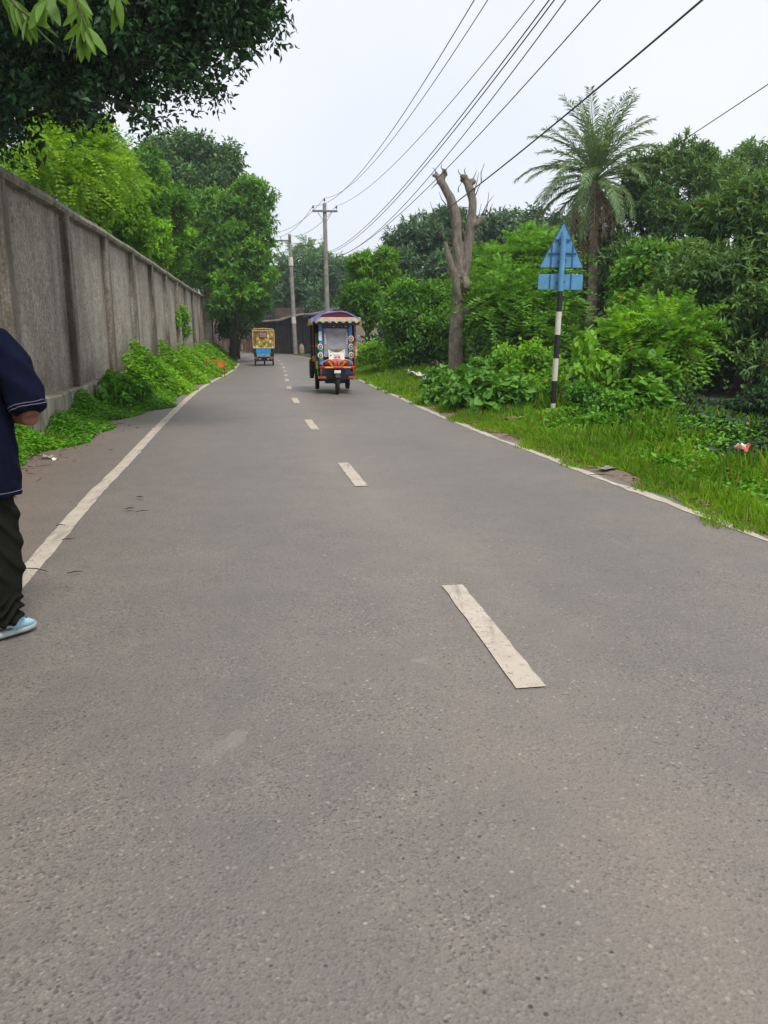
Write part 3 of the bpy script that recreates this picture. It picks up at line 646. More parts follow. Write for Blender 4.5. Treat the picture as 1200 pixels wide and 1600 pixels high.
def leafy_bush(name, label, spec, kind, mat, n_obj, n_fill, L, base, seed, wfac=1.0, down=-.45, cat='bush', group=None):
    r = np.random.default_rng(seed); lo = np.array(lobes_px(spec)); root = Vector((*base, gz1(*base))); t = thing(name, label, cat, root, 0, group); lo[:, :3] -= np.array(root)
    mes = [heart_leaf('leaf', wfac * k, kind, mat) for k in (.9, 1.05, 1.15)]
    C, O, v = clump_points(r, lo, n_obj * 6, 14, .34, .05)
    front = -C[:, 1] + 1.2 * C[:, 2] + r.normal(0, .1, len(C)); keep = np.argsort(-front)[:n_obj * 2]; keep = r.choice(keep, n_obj, replace=False)
    for i in keep:
        Dv = norm(O[i] * .7 + r.normal(0, .35, 3) + UP * down - np.array([0, .35, 0])); place_leaf(mes[i % 3], C[i], Dv, norm(UP + O[i] * .5 + np.array([0, -.4, 0]) + r.normal(0, .2, 3)), L * r.uniform(.7, 1.2), t)
    C, O, v = clump_points(r, lo, n_fill, 14, .34, .3); C[:, 2] = np.maximum(C[:, 2], .03)
    tint = np.clip(.15 + .4 * v + r.normal(0, .12, n_fill), 0, .9)
    o = foliage('foliage', LM[mat], [(C, norm(O * .6 + r.normal(0, .5, C.shape) + UP * down), norm(UP + O * .5 + r.normal(0, .3, C.shape)), L * r.uniform(.6, 1.1, n_fill), L * .62 * wfac * r.uniform(.7, 1.1, n_fill), tint)], t); o['kind'] = 'stuff'
    mb = MB()
    for q in lo: limb(mb, (q[0] * .4, q[1] * .4, -.05), (q[0], q[1], q[2] + q[5] * .5), .022, .008, r, .1, 5, 5)
    mb.build('stems', BARK, t, smooth=True); return t
leafy_bush('heart_leaf_bush', 'sprawling bush of broad heart shaped leaves at the foot of the pollarded trunk',
           [(700, 618, 15.8, 36, 28), (745, 622, 14.4, 46, 34), (785, 622, 13.9, 40, 34), (760, 590, 16.5, 40, 26), (685, 595, 18.5, 26, 22)], 'heart', 'heart', 280, 4200, .19, gb(745, 15.6), 51)
leafy_bush('sapling', 'tall young plant with large drooping light green leaves beside the striped post',
           [(918, 540, 13.9, 20, 26), (915, 575, 13.8, 30, 24), (952, 580, 13.5, 34, 30), (935, 610, 13.6, 42, 26)], 'long', 'bright', 270, 700, .175, gb(925, 13.8), 52, 1.0, -1.0, 'sapling')
leafy_bush('glossy_shrub', 'dense dark green glossy shrub at the edge of the hollow, right of the sapling',
           [(1005, 590, 12.5, 34, 36), (1020, 645, 11.6, 42, 38), (985, 635, 11.8, 34, 38), (1035, 605, 12.3, 26, 34), (1000, 670, 11.2, 36, 22)], 'long', 'mid', 280, 6500, .15, gb(1010, 11.8), 53, 1.8, -.3, 'shrub')
leafy_bush('wall_foot_bush', 'dark leafy bush growing against the plinth of the wall',
           [(185, 610, 14.6, 26, 28), (215, 615, 15.0, 24, 20), (165, 630, 14.4, 20, 20)], 'heart', 'weed', 150, 1600, .12, gb(186, 14.8), 54)
leafy_bush('verge_weed', 'small dark broad leaved weed standing alone in the right verge grass',
           [(1045, 735, 8.0, 24, 18), (1035, 722, 8.1, 14, 12)], 'heart', 'weed', 50, 220, .085, gb(1043, 8.05), 55, cat='weed')
tree('verge_shrub', 'bright light leaved shrub between the heart leaved bush and the striped post',
     [(830, 580, 15.2, 40, 32), (800, 575, 15.8, 28, 26), (845, 615, 14.9, 40, 34), (810, 625, 14.2, 36, 28)], 'single', 'bright', 15000, .10, .06, gb(830, 15), .03, 56, cat='shrub', sub=20)
tree('low_shrub', 'low tangled light green shrub spreading below the sapling',
     [(920, 635, 12.3, 34, 28), (955, 650, 11.6, 40, 30), (985, 685, 10.7, 36, 18), (940, 675, 11.2, 40, 18)], 'single', 'weed', 13000, .075, .045, gb(925, 12.1), .02, 57, cat='shrub', sub=20)
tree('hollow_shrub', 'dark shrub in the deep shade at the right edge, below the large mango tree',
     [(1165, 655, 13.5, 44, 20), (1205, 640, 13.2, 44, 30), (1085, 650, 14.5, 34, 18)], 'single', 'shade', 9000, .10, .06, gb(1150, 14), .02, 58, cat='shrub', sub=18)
tree('rickshaw_side_bush', 'leafy green bush on the verge right of the near rickshaw',
     [(590, 550, 29, 26, 16), (615, 560, 27.5, 22, 16), (572, 555, 30, 16, 12)], 'single', 'bright', 7000, .12, .07, gb(595, 28.5), .03, 59, cat='bush')
tree('wall_creeper', 'thin creeper climbing the boundary wall above the weeds',
     [(270, 505, 30.3, 9, 26, .5), (287, 515, 32.5, 11, 30, .5), (283, 490, 32, 7, 16, .5)], 'single', 'weed', 2600, .10, .07, gb(284, 31.8), .015, 60, cat='creeper', sub=12)

# drooping twigs of a tree overhead, close to the camera
def hanging_twig(label, pts, n, seed, L=.13):
    r = np.random.default_rng(seed); P = [at(*p) for p in pts]; t = thing('hanging_twig', label, 'branch', P[0], 0, 'drooping twigs at the top left'); P = [p - P[0] for p in P]
    far = Vector((-3.4, 8.8, 5.7)) - t.location; mb = MB(); mb.tube([far, far.lerp(P[0], .5) + Vector((0, 0, .35)), far.lerp(P[0], .9) + Vector((0, 0, .2))] + P, [.022, .014, .009, .006, .005, .004, .0025], 6); mb.build('twig', BARK, t, smooth=True)
    mes = [heart_leaf('leaf', k, 'long', 'willow') for k in (.6, .8)]
    for i in range(n):
        q = .25 + .75 * (i + .5) / n; f = q * (len(P) - 1); a = min(int(f), len(P) - 2); p = P[a].lerp(P[a + 1], f - a)
        Dv = Vector(r.normal(0, .42, 3)) + (P[-1] - P[0]).normalized() * .5 + Vector((0, 0, -.75)); place_leaf(mes[i % 2], p, Dv, rdir(r, 1)[0] + np.array([0, -.8, .2]), L * r.uniform(.7, 1.25), t)
hanging_twig('longest drooping twig of narrow light leaves, near the top left corner', [(100, -80, 3.9), (112, -20, 3.8), (128, 22, 3.75), (136, 50, 3.7)], 34, 61)
hanging_twig('drooping twig of narrow light leaves at the top left edge', [(-40, -90, 4.0), (0, -20, 3.9), (28, 12, 3.85), (48, 28, 3.8)], 26, 62)
hanging_twig('tip of a drooping twig hanging between the two longer twigs', [(60, -110, 4.0), (64, -50, 3.9), (68, -15, 3.85), (70, 2, 3.8)], 14, 63)
hanging_twig('tip of a narrow leaved twig hanging rightmost of the light twigs', [(170, -110, 4.1), (174, -50, 4.0), (178, -18, 4.0), (184, -2, 3.95)], 12, 64)

# ------------------------------------------------------------------ date palm
def build_palm():
    bx, by = gb(914, 28); z0 = gz1(bx, by); t = thing('date_palm', 'tall date palm with arching fronds and a skirt of dead ones', 'palm', (bx, by, z0))
    top = at(930, 284, 28) - Vector((bx, by, z0)); r = np.random.default_rng(71)
    mb = MB(); n = 40; pts = []; rad = []
    for i in range(n):
        q = i / (n - 1); p = Vector((top.x * q + .10 * math.sin(q * 3), top.y * q, top.z * q)); pts.append(p); rad.append((.185 - .04 * q) * (1.10 if i % 2 else .92) + (.06 if q > .86 else 0))
    mb.tube(pts, rad, 14)
    for i in range(330):          # old leaf bases in a spiral
        q = .05 + .95 * i / 330; a = i * 2.39996; p = Vector((top.x * q + .10 * math.sin(q * 3), top.y * q, top.z * q)); rr = .165 - .03 * q + (.06 if q > .86 else 0); o = Vector((math.cos(a), math.sin(a), 0))
        b = p + o * rr; mb.add([b + Vector((-o.y, o.x, 0)) * .05, b - Vector((-o.y, o.x, 0)) * .05, b + o * .06 + Vector((0, 0, .10)), b + Vector((0, 0, -.06))], [(0, 1, 2), (0, 2, 3), (1, 3, 2)])
    mb.build('trunk', plain('palm_bark', (.25, .21, .16), .95, var=.4, scale=8, bmp=.5), t)
    def frond(elev, length, sag, mat, seed, dens=56, ll=.32):
        r = np.random.default_rng(seed); K = 24; pts = []; p = np.zeros(3); a = elev
        for i in range(K + 1):
            pts.append(p.copy()); q = i / K; a2 = elev - sag * q ** 1.3; p = p + np.array([math.cos(a2), 0, math.sin(a2)]) * length / K
        pts = np.array(pts); q = np.linspace(.16, 1, dens); q = np.repeat(q, 2); side = np.tile([1., -1.], dens)
        P = np.stack([np.interp(q * K, np.arange(K + 1), pts[:, j]) for j in range(3)], 1); e = np.minimum(q + .03, 1); b = np.maximum(q - .03, 0)
        Tn = norm(np.stack([np.interp(e * K, np.arange(K + 1), pts[:, j]) - np.interp(b * K, np.arange(K + 1), pts[:, j]) for j in range(3)], 1)); S = np.array([0, 1., 0]); Nn = norm(np.cross(Tn, S)) * -1; Nn = np.where(Nn[:, 2:3] < 0, -Nn, Nn)
        D = norm(S[None] * side[:, None] * .62 + Tn * .62 + Nn * r.uniform(-.1, .42, (len(q), 1)) + UP * -.22 + r.normal(0, .10, P.shape)); L = ll * (.55 + .75 * np.sin(np.clip(q, 0, 1) * PI * .86 + .22)) * r.uniform(.8, 1.15, len(q))
        V, T = leaf_arrays(P, D, Nn, L, .030, droop=.10); tint = np.repeat(np.clip(.35 + r.normal(0, .2, len(q)), 0, .9), 4)
        rv = MB(); rv.tube([Vector(p) for p in pts[::3]], [.030 - .024 * i / 8 for i in range(len(pts[::3]))], 5); rvv = np.array(rv.v); rt = []
        for f in rv.f:
            for k in range(1, len(f) - 1): rt.append((f[0], f[k], f[k + 1]))
        o = rawmesh('frond', np.vstack([V, rvv]), np.vstack([T, np.array(rt) + len(V)]), LM[mat], np.r_[tint, np.full(len(rvv), .7)], None); me = o.data; bpy.data.objects.remove(o); return me
    classes = [(82, 2.75, .45, 7), (66, 2.8, .85, 9), (48, 2.8, 1.15, 10), (29, 2.8, 1.4, 11), (9, 2.75, 1.45, 10), (-12, 2.5, 1.2, 7), (-34, 2.2, .9, 4)]
    for ci, (e, L, sg, cnt) in enumerate(classes):
        mes = [frond(R(e + dv), L * (1 + .04 * dv / 5), sg, 'palm', 80 + ci * 3 + k) for k, dv in enumerate((-6, 5))]
        for i in range(cnt):
            o = link('frond', mes[i % 2], t); o.location = top + Vector((0, 0, .18 - .05 * ci)); a = i * 2 * PI / cnt + ci * 1.7 + r.normal(0, .16); o.rotation_euler = (r.normal(0, .09), r.normal(0, .08), a); o.scale = [r.uniform(.88, 1.0)] * 3
    mes = [frond(R(-38 - 12 * k), 2.2 + .2 * k, 1.05, 'dead', 120 + k, 38, .28) for k in range(2)]
    for i in range(16):
        o = link('dead_frond', mes[i % 2], t); o.location = top + Vector((0, 0, -.15)); o.rotation_euler = (0, r.normal(0, .06), i * 2.39996 + r.normal(0, .2)); o.scale = [r.uniform(.75, 1.05)] * 3
build_palm()

# ------------------------------------------------------------------ pollarded bare tree
def remeshed(mb, name, mat, parent, vox, smooth=6, disp=0, dscale=10, seed=0, folds=None, zf=1.0):
    o = mb.build('tmp', mat); m = o.modifiers.new('r', 'REMESH'); m.mode = 'VOXEL'; m.voxel_size = vox
    s = o.modifiers.new('s', 'SMOOTH'); s.iterations = smooth; s.factor = .5
    dg = bpy.context.evaluated_depsgraph_get(); me = bpy.data.meshes.new_from_object(o.evaluated_get(dg)); me.name = name; bpy.data.objects.remove(o)
    if disp:
        n = len(me.vertices); co = np.empty(n * 3, np.float32); me.vertices.foreach_get('co', co); co = co.reshape(-1, 3); no = np.empty(n * 3, np.float32); me.vertices.foreach_get('normal', no); no = no.reshape(-1, 3)
        f = np.zeros(n); rr = np.random.default_rng(seed)
        for k in range(5):
            wv = rr.normal(0, 1, 3) * dscale * (1.5 ** k) * .6 * np.array([1, 1, zf]); f += np.sin(co @ wv + rr.uniform(0, 6)) / (1.35 ** k)
        if folds: f = f + folds(co)
        co = co + no * (f * disp)[:, None]; me.vertices.foreach_set('co', co.astype(np.float32).ravel()); me.update()
    me.polygons.foreach_set('use_smooth', [True] * len(me.polygons)); return link(name, me, parent)
def build_pollard():
    Y = 21.7; bx, by = gb(711, Y); root = Vector((bx, by, gz1(bx, by))); t = thing('pollarded_tree', 'bare grey pollarded tree with stubby lopped limbs', 'tree', root)
    q = lambda px, py, dy=0: at(px, py, Y + dy) - root
    u = 21.2 / FPX; mb = MB()
    def tb(pts, rad, seg=12): mb.tube([q(*p) for p in pts], [x * u * .86 for x in rad], seg)
    tb([(710, 625), (711, 600), (712, 560), (713, 520), (716, 480), (720, 445), (722, 425)], [17, 14.5, 13, 12.5, 12.5, 13, 11])
    tb([(719, 460), (716, 420), (714, 370), (712, 338), (704, 308), (693, 290), (686, 281)], [9, 9.5, 9, 8.5, 7.5, 7, 6.5])
    tb([(722, 460), (727, 420), (732, 378), (737, 342), (738, 315), (733, 294), (731, 286)], [9, 9.5, 9, 8.5, 7.5, 7, 6.5])
    tb([(719, 470, -.1), (708, 425, -.2), (700, 400, -.25), (695, 378, -.25)], [8, 6.5, 5, 3])
    tb([(724, 430, -.15), (730, 445, -.25), (729, 452, -.3)], [7, 8, 4])
    tb([(735, 360), (744, 350, -.1), (756, 340, -.1)], [6, 6, 5.5])
    tb([(722, 490), (736, 481, -.2), (748, 474, -.3), (757, 464, -.35)], [8, 6.5, 5, 4])
    for a in ((690, 284, 680, 272), (690, 284, 694, 268), (686, 280, 684, 273), (731, 288, 724, 276), (733, 290, 737, 281), (729, 286, 727, 273)): tb([(a[0], a[1]), (a[2], a[3])], [6, 4], 8)
    for px, py in ((681, 275), (694, 271), (724, 279), (737, 285), (757, 341), (729, 450)):
        rr = random.Random(int(px)); 
        for _ in range(4): tb([(px + rr.uniform(-4, 4), py + rr.uniform(-4, 4), rr.uniform(-.1, .1)), (px + rr.uniform(-5, 5), py + rr.uniform(-7, 2), rr.uniform(-.1, .1))], [3.5, 2.5], 6)
    m, n, b = newmat('lopped_bark'); co = ocoord(n); c = ramp(n, [(.32, (.10, .078, .060)), (.5, (.225, .185, .148)), (.66, (.36, .325, .275))], noise(n, mapv(n, co, (3, 3, 1)), 3.6, 8, .8)); n.links.new(c, b.inputs['Base Color']); b.inputs['Roughness'].default_value = .95; bump(n, b, noise(n, mapv(n, co, (3, 3, .8)), 9, 8, .8), 1.0, .06)
    remeshed(mb, 'trunk', m, t, .022, 2, .0075, 14, 3, zf=.22)
    rr = random.Random(9); tw = plain('twig', (.10, .075, .055), .9)
    for (x0, y0, x1, y1) in ((743, 305, 752, 285), (752, 285, 757, 255), (741, 300, 748, 270), (757, 340, 764, 300), (752, 338, 772, 305), (760, 338, 770, 318), (700, 390, 672, 315), (698, 385, 668, 335), (697, 320, 686, 300), (712, 345, 698, 330), (694, 268, 690, 256), (682, 272, 676, 262), (727, 273, 728, 262), (722, 276, 716, 264), (686, 284, 674, 295), (738, 283, 745, 266), (716, 300, 722, 285), (706, 418, 699, 350), (701, 398, 690, 345), (722, 420, 719, 360), (726, 400, 722, 340), (745, 350, 752, 318), (748, 475, 770, 455), (757, 464, 775, 440)):
        mb = MB(); mx_, my_ = (x0 + x1) / 2 + rr.uniform(-3, 3), (y0 + y1) / 2 + rr.uniform(-2, 2); mb.tube([q(x0, y0), q(mx_, my_, rr.uniform(-.2, .2)), q(x1, y1, rr.uniform(-.3, .3))], [.016, .011, .005], 5); mb.build('twig', tw, t, smooth=True)
    r = np.random.default_rng(77); lo = np.array(lobes_px([(760, 468, Y - .4, 16, 12), (745, 500, Y - .2, 9, 10)])); lo[:, :3] -= np.array(root); foliage('sprouts', LM['mango'], [crown(r, lo, 500, 'whorl', .11, .035, 8)], t)['kind'] = 'stuff'
build_pollard()

# ------------------------------------------------------------------ road sign seen from behind
SIGN_BLUE = plain('sign_blue', (.10, .29, .50), .5, var=.18, scale=5)
WHITE_P = plain('white_paint', (.62, .57, .50), .6, var=.15, scale=12); BLACK_P = plain('black_paint', (.018, .018, .02), .55, var=.3, scale=10)
def build_sign():
    Y = 13.4; bx, by = gb(863, Y); root = Vector((bx, by, gz1(bx, by))); t = thing('warning_sign', 'back of a blue triangular road sign on a black and white striped post', 'sign', root, R(-6))
    m_ = 13.2 / FPX; zt = at(865, 347, Y).z - root.z
    zof = lambda py: at(865, py, Y).z - root.z
    # post: stacked bands
    for (y0, y1, mat) in ((660, 630, WHITE_P), (630, 595, BLACK_P), (595, 560, WHITE_P), (560, 523, BLACK_P), (523, 487, WHITE_P), (487, 455, BLACK_P), (455, 362, SIGN_BLUE)):
        mb = MB(); a, b = zof(y0), zof(y1)
        if y0 == 660: a = -.15
        mb.lathe([(.046, a), (.046, b)], Matrix.Translation((0, 0, 0)), 16); mb.build('post_band', mat, t, smooth=False)
    yb = .075; z0, z1 = zof(418), zof(347); hwid = .36
    def rounded(pts, rad=.03):
        out = []
        n = len(pts)
        for i in range(n):
            p, a, b = Vector(pts[i]), Vector(pts[i - 1]), Vector(pts[(i + 1) % n]); d1 = (a - p).normalized() * rad; d2 = (b - p).normalized() * rad
            out += [p + d1, p + (d1 + d2) * .35, p + d2]
        return out
    pl = rounded([(-hwid, yb, z0), (hwid, yb, z0), (0, yb, z1 + .02)])
    mb = MB(); mb.prism(pl, (0, .004, 0)); tri = mb.build('triangle_plate', SIGN_BLUE, t)
    mb = MB(); c = [Vector(p) for p in pl]; mb.tube(c + [c[0]], .008, 6); mb.build('rim', plain('sign_rim', (.045, .06, .085), .5), tri)
    D_ = plain('sign_rib', (.03, .10, .22), .5)
    for zf, wf in ((.32, .62), (.62, .34)):
        z = z0 + (z1 - z0) * zf; mb = MB(); mb.box((0, yb - .012, z), (2 * hwid * wf, .02, .022)); mb.build('rib', D_, tri)
    for sx in (-1, 1):
        mb = MB(); mb.box((sx * .17, yb - .010, z0 + .19), (.018, .016, .36)); mb.build('rib', D_, tri)
    za, zb = zof(452), zof(428); mb = MB(); mb.prism(rounded([(-.36, yb, za), (.36, yb, za), (.36, yb, zb), (-.36, yb, zb)], .015), (0, .004, 0)); rp = mb.build('lower_plate', SIGN_BLUE, t)
    for sx in (-1, 1): mb = MB(); mb.box((sx * .17, yb - .010, (za + zb) / 2), (.018, .016, zb - za - .01)); mb.build('rib', D_, rp)
    for z in (z0 + .12, z0 + .4, (za + zb) / 2): mb = MB(); mb.box((0, .03, z), (.13, .085, .03)); mb.build('clamp', D_, t)
    t.rotation_euler[1] = R(.9)
build_sign()

# ------------------------------------------------------------------ utility poles and wires
CONC = plain('pole_concrete', (.27, .25, .225), .9, var=.25, scale=3, bmp=.4); STEEL = plain('galvanised_steel', (.17, .17, .175), .55, .5); CERA = plain('insulator', (.09, .075, .07), .3)
def build_pole(label, px, Y, top_py, arm, arm_off, arm_drop, lean=0, whites=()):
    bx, by = gb(px, Y); root = Vector((bx, by, gz1(bx, by))); H = at(px, top_py, Y).z - root.z; t = thing('utility_pole', label, 'pole', root, R(8), 'utility poles')
    t.rotation_euler[1] = lean
    mb = MB(); mb.tube([(0, 0, -.3), (0, 0, H * .5), (0, 0, H)], [.165, .135, .105], 12); sh = mb.build('shaft', CONC, t, smooth=False)
    for z0, z1 in whites: mb = MB(); mb.lathe([(.172, z0), (.160, z1)], None, 14); mb.build('painted_band', WHITE_P, sh)
    za = H - arm_drop; mb = MB(); mb.box((arm_off, -.13, za), (arm, .09, .11)); a = mb.build('crossarm', STEEL, t, bevel=.01)
    ins = []
    for x in (arm_off - arm / 2 + .06, arm_off + arm / 2 - .06):
        mb = MB(); mb.lathe([(.012, 0), (.012, .10), (.05, .10), (.06, .14), (.035, .17), (.05, .20), (.02, .24)], Matrix.Translation((x, -.13, za + .055)), 10); mb.build('insulator', CERA, t); ins.append(Vector((x, -.13, za + .28)))
    if abs(arm_off) < .1:
        mb = MB(); mb.lathe([(.012, 0), (.012, .14), (.05, .14), (.06, .18), (.035, .21), (.05, .24), (.02, .28)], Matrix.Translation((0, 0, H)), 10); mb.build('insulator', CERA, t); ins.append(Vector((0, 0, H + .28)))
        for sx in (-1, 1): mb = MB(); mb.tube([(sx * .42, -.13, za - .03), (sx * .10, -.10, za - .5)], .016, 6); mb.build('brace', STEEL, t)
        for k, z in enumerate((H - 2.72, H - 2.9, H - 3.1)): mb = MB(); mb.lathe([(.03, 0), (.05, .03), (.03, .06), (.05, .09)], Matrix.Translation((-.18, -.05, z)), 8); mb.build('shackle', CERA, t)
    else:
        mb = MB(); mb.tube([(arm_off - arm * .3, -.13, za - .9), (-.02, -.05, za - 1.9)], .03, 6); mb.build('brace', STEEL, t)
        mb = MB(); mb.box((arm_off - .05, -.16, za - .05), (.05, .06, .65), rot=(0, R(-10), 0)); mb.build('cutout_fuse', CERA, t)
    M = Matrix.LocRotScale(root, Euler((0, lean, R(8))), None); return t, [M @ p for p in ins], M, H
p1, ins1, M1, H1 = build_pole('nearer concrete utility pole with a level crossarm, behind the near rickshaw', 513, 47, 318, 1.42, 0, .42, R(-.5))
p2, ins2, M2, H2 = build_pole('farther utility pole by the dark shed with a one sided crossarm', 462, 60, 366, 1.3, -.55, .45, R(-1.6), ((2.2, 2.7), (6.3, 6.9)))
WIRE = plain('wire', (.045, .045, .05), .5)
def wire_obj(name, label, pts, rad, grp='overhead wires'):
    p0 = pts[len(pts) // 2]; mb = MB(); mb.tube([Vector(p) - p0 for p in pts], rad, 5, caps=True); o = mb.build(name, WIRE, None, smooth=True); o.location = p0
    return tag(o, label, 'wire', grp)
def wire_through(label, start, end_xy, pxs, rad):
    """a sagging wire in the vertical plane from start to end_xy that hangs as the picture points show"""
    a = Vector(start); dx, dy = end_xy[0] - a.x, end_xy[1] - a.y; S = [0]; Z = [a.z]
    for px, py in pxs:
        d = ray(px, py); A = np.array([[d[0], -dx], [d[1], -dy]]); tt, s = np.linalg.solve(A, np.array([a.x, a.y])); S.append(s); Z.append(CAM_H + d[2] * tt)
    c = np.polyfit(S, Z, 2); ss = np.linspace(0, 1, 40); wire_obj('overhead_wire', label, [Vector((a.x + dx * s, a.y + dy * s, float(np.polyval(c, s)))) for s in ss], rad)
E = (4.5, -1.0)
wire_through('leftmost high wire rising from the nearer pole to the top edge', ins1[0], (3.9, -1), [(620, 193), (741, 0)], .009)
wire_through('second high wire from the left, rising from the top of the nearer pole', ins1[2], (4.5, -1), [(632, 193), (762, 0)], .009)
wire_through('third high wire, from the right end of the nearer crossarm', ins1[1], (5.1, -1), [(700, 165), (835, 0)], .009)
for k, (lab, z, e, pts, rad) in enumerate((('upper left wire of the lower bundle of thin wires', 2.66, (4.3, -1), [(690, 220), (858, 0)], .010), ('upper right wire of the lower bundle of thin wires', 2.72, (4.4, -1), [(695, 222), (866, 0)], .010),
        ('middle wire of the lower bundle, just left of the pollarded tree top', 2.86, (4.6, -1), [(705, 235), (884, 0)], .009), ('right wire of the lower bundle, passing over the pollarded tree', 3.05, (4.9, -1), [(735, 225), (938, 0)], .009), ('thick black cable crossing in front of the palm top', 3.9, (5.3, -1), [(800, 248), (1097, 0)], .0135))):
    wire_through(lab, M1 @ Vector((-.12, -.08, H1 - z)), e, pts, rad)
def hung(label, a, b, sag, rad, name='overhead_wire'):
    a, b = Vector(a), Vector(b); wire_obj(name, label, [a.lerp(b, q) - Vector((0, 0, 4 * sag * q * (1 - q))) for q in np.linspace(0, 1, 16)], rad)
hung('upper wire between the two utility poles', ins1[2], ins2[0] + Vector((-.2, 0, .3)), .5, .012); hung('middle wire between the two utility poles', ins1[0], ins2[0], .5, .012); hung('lower wire between the two poles, reaching the farther pole top', ins1[1], M2 @ Vector((0, 0, H2 - .1)), .5, .012)
hung('single wire above the trees at the right edge, right of the palm', at(1330, 45, 16), at(770, 405, 52), .15, .012)
hung('guy wire slanting down from the farther pole to the shed roof', M2 @ Vector((.12, 0, H2 - 3.2)), at(492, 480, 62), .05, .012, 'guy_wire')
hung('thin slack wire below the guy wire at the farther pole', M2 @ Vector((.12, 0, H2 - 4.6)), at(484, 484, 62), .25, .010, 'guy_wire')

# ------------------------------------------------------------------ shed, fence and houses at the bend
TIN_D = plain('dark_tin', (.050, .050, .058), .6, var=.4, scale=2, bmp=.2); TIN_R = plain('rusty_tin', (.105, .070, .055), .8, var=.45, scale=2.5, bmp=.2); WOOD = plain('weathered_wood', (.11, .085, .065), .9, var=.4, scale=4, bmp=.4)
PLAST = plain('pale_plaster', (.62, .60, .55), .85, var=.12, scale=2); TAN = plain('tan_plaster', (.33, .28, .22), .9, var=.2, scale=2)
ROOFM = plain('old_roof', (.125, .105, .09), .9, var=.4, scale=3, bmp=.5)
def corrugated(name, mat, parent, x0, x1, z0, z1, y, depth=.02, pitch=.15):
    mb = MB(); n = max(4, int((x1 - x0) / pitch * 4)); top = []; bot = []
    for i in range(n + 1):
        x_ = x0 + (x1 - x0) * i / n; yy = y + depth * math.cos(2 * PI * x_ / pitch); bot.append(Vector((x_, yy, z0))); top.append(Vector((x_, yy, z1(x_) if callable(z1) else z1)))
    mb.loft([bot, top], close=False, caps=False); return mb.build(name, mat, parent, smooth=True)
def build_shed():
    a, b = gb(402, 63), gb(548, 58); A, B = Vector((*a, 0)), Vector((*b, 0)); d = B - A; L = d.length; t = thing('shed', 'long dark corrugated shed with a sagging eave at the bend of the road', 'shed', (A.x, A.y, float(gz1(A.x, A.y))), math.atan2(d.y, d.x))
    n = 8; w_ = L / n
    for i in range(n): corrugated('wall_sheet', TIN_D if i % 3 else plain('tin_blue', (.055, .060, .075), .6, var=.3, scale=2), t, i * w_ + .02, (i + 1) * w_ - .01, -.2 + .05 * (i % 2), 2.28 + .10 * i + .05 * math.sin(i * 2), .015 * (i % 2))
    mb = MB(); mb.box((L / 2, 2.6, 1.3), (L, 5, 2.8)); mb.build('inner_wall', TIN_D, t)
    for i in range(n + 1):
        mb = MB(); mb.box((i * w_, -.06, 1.2 + .04 * i), (.10, .08, 2.6 + .08 * i)); mb.build('post', WOOD, t)
    m = MB(); rows = []
    rr = np.random.default_rng(5)
    for j, (yy, dz) in enumerate(((-.75, -.10), (-.4, .05), (1.2, .16), (3, .3))):
        rows.append([Vector((xx, yy + .05 * math.sin(xx * 3), 2.32 + .12 * xx + dz + .07 * math.sin(xx * 1.6 + j) + rr.normal(0, .02))) for xx in np.linspace(-.7, L + .5, 30)])
    m.loft(rows, close=False, caps=False); low = [[p - Vector((0, 0, .07)) for p in r_] for r_ in rows]; m.loft(low[::-1], close=False, caps=False); m.loft([rows[0], low[0]], close=False, caps=False); m.build('roof', ROOFM, t, smooth=True)
    mb = MB(); mb.box((.5, 3.4, 1.6), (3.0, .15, 3.9)); mb.build('rusty_screen', TIN_R, t)
    e = thing('sack', 'pale grey sack leaning at the foot of the farther utility pole', 'sack', Vector(gb(471.5, 59.5) + (0,))); e.location.z = gz1(e.location.x, e.location.y)
    mb = MB(); mb.loft([[Vector((.24 * s * math.cos(a_) * (1 + .1 * math.sin(3 * a_)), .2 * s * math.sin(a_), z)) for a_ in np.linspace(0, 2 * PI, 13)[:-1]] for z, s in ((0, .9), (.1, 1.05), (.45, 1), (.75, .85), (.86, .5))]); mb.build('bag', TAN, e, smooth=True); e.scale = (.8, .8, .8)
    mb = MB(); mb.tube([(0, 0, .85), (0, 0, .95)], [.06, .11], 8); mb.build('tied_neck', TAN, e)
    # pale house behind, seen above the shed roof
    h = thing('pale_house', 'pale plastered house showing above the left end of the shed', 'house', at(425, 545, 78) * 1.0, R(5)); h.location.z = -.4
    mb = MB(); mb.box((0, 2, 2.0), (7.0, 4, 4.6)); mb.build('wall', PLAST, h); mb = MB(); mb.prism([(-3.8, -.5, 4.3), (-3.8, 4.5, 4.3), (-3.8, 2, 5.0)], (7.6, 0, 0)); mb.build('roof', TIN_R, h)
    for x_ in (-2.2, 0, 2.2): mb = MB(); mb.box((x_, -.02, 2.4), (1.0, .06, 1.2)); mb.build('window', BLACK_P, h)
    f = thing('board_fence', 'rough fence of upright brown boards closing the road end left of the shed', 'fence', Vector((*gb(352, 67), -.3)), R(-4))
    for i in range(16):
        mb = MB(); hgt = 2.1 + .35 * math.sin(i * 2.3) + .2 * (i % 3); mb.box((i * .19, .02 * (i % 2), hgt / 2), (.17, .03, hgt), rot=(0, R(random.uniform(-2, 2)), 0)); mb.build('board', WOOD if i % 3 else TIN_R, f)
    for z in (.6, 1.7): mb = MB(); mb.box((1.4, .05, z), (3.1, .05, .08)); mb.build('rail', WOOD, f)
    w2 = thing('brick_stub_wall', 'low reddish brick wall between the board fence and the shed', 'wall', Vector((*gb(384, 65.5), -.3)), R(4))
    BR = [plain('brick_a', (.20, .105, .075), .9), plain('brick_b', (.16, .09, .07), .9)]
    mb = MB(); mb.box((.6, .13, .62), (1.34, .20, 1.24)); mb.build('mortar_core', TAN, w2)
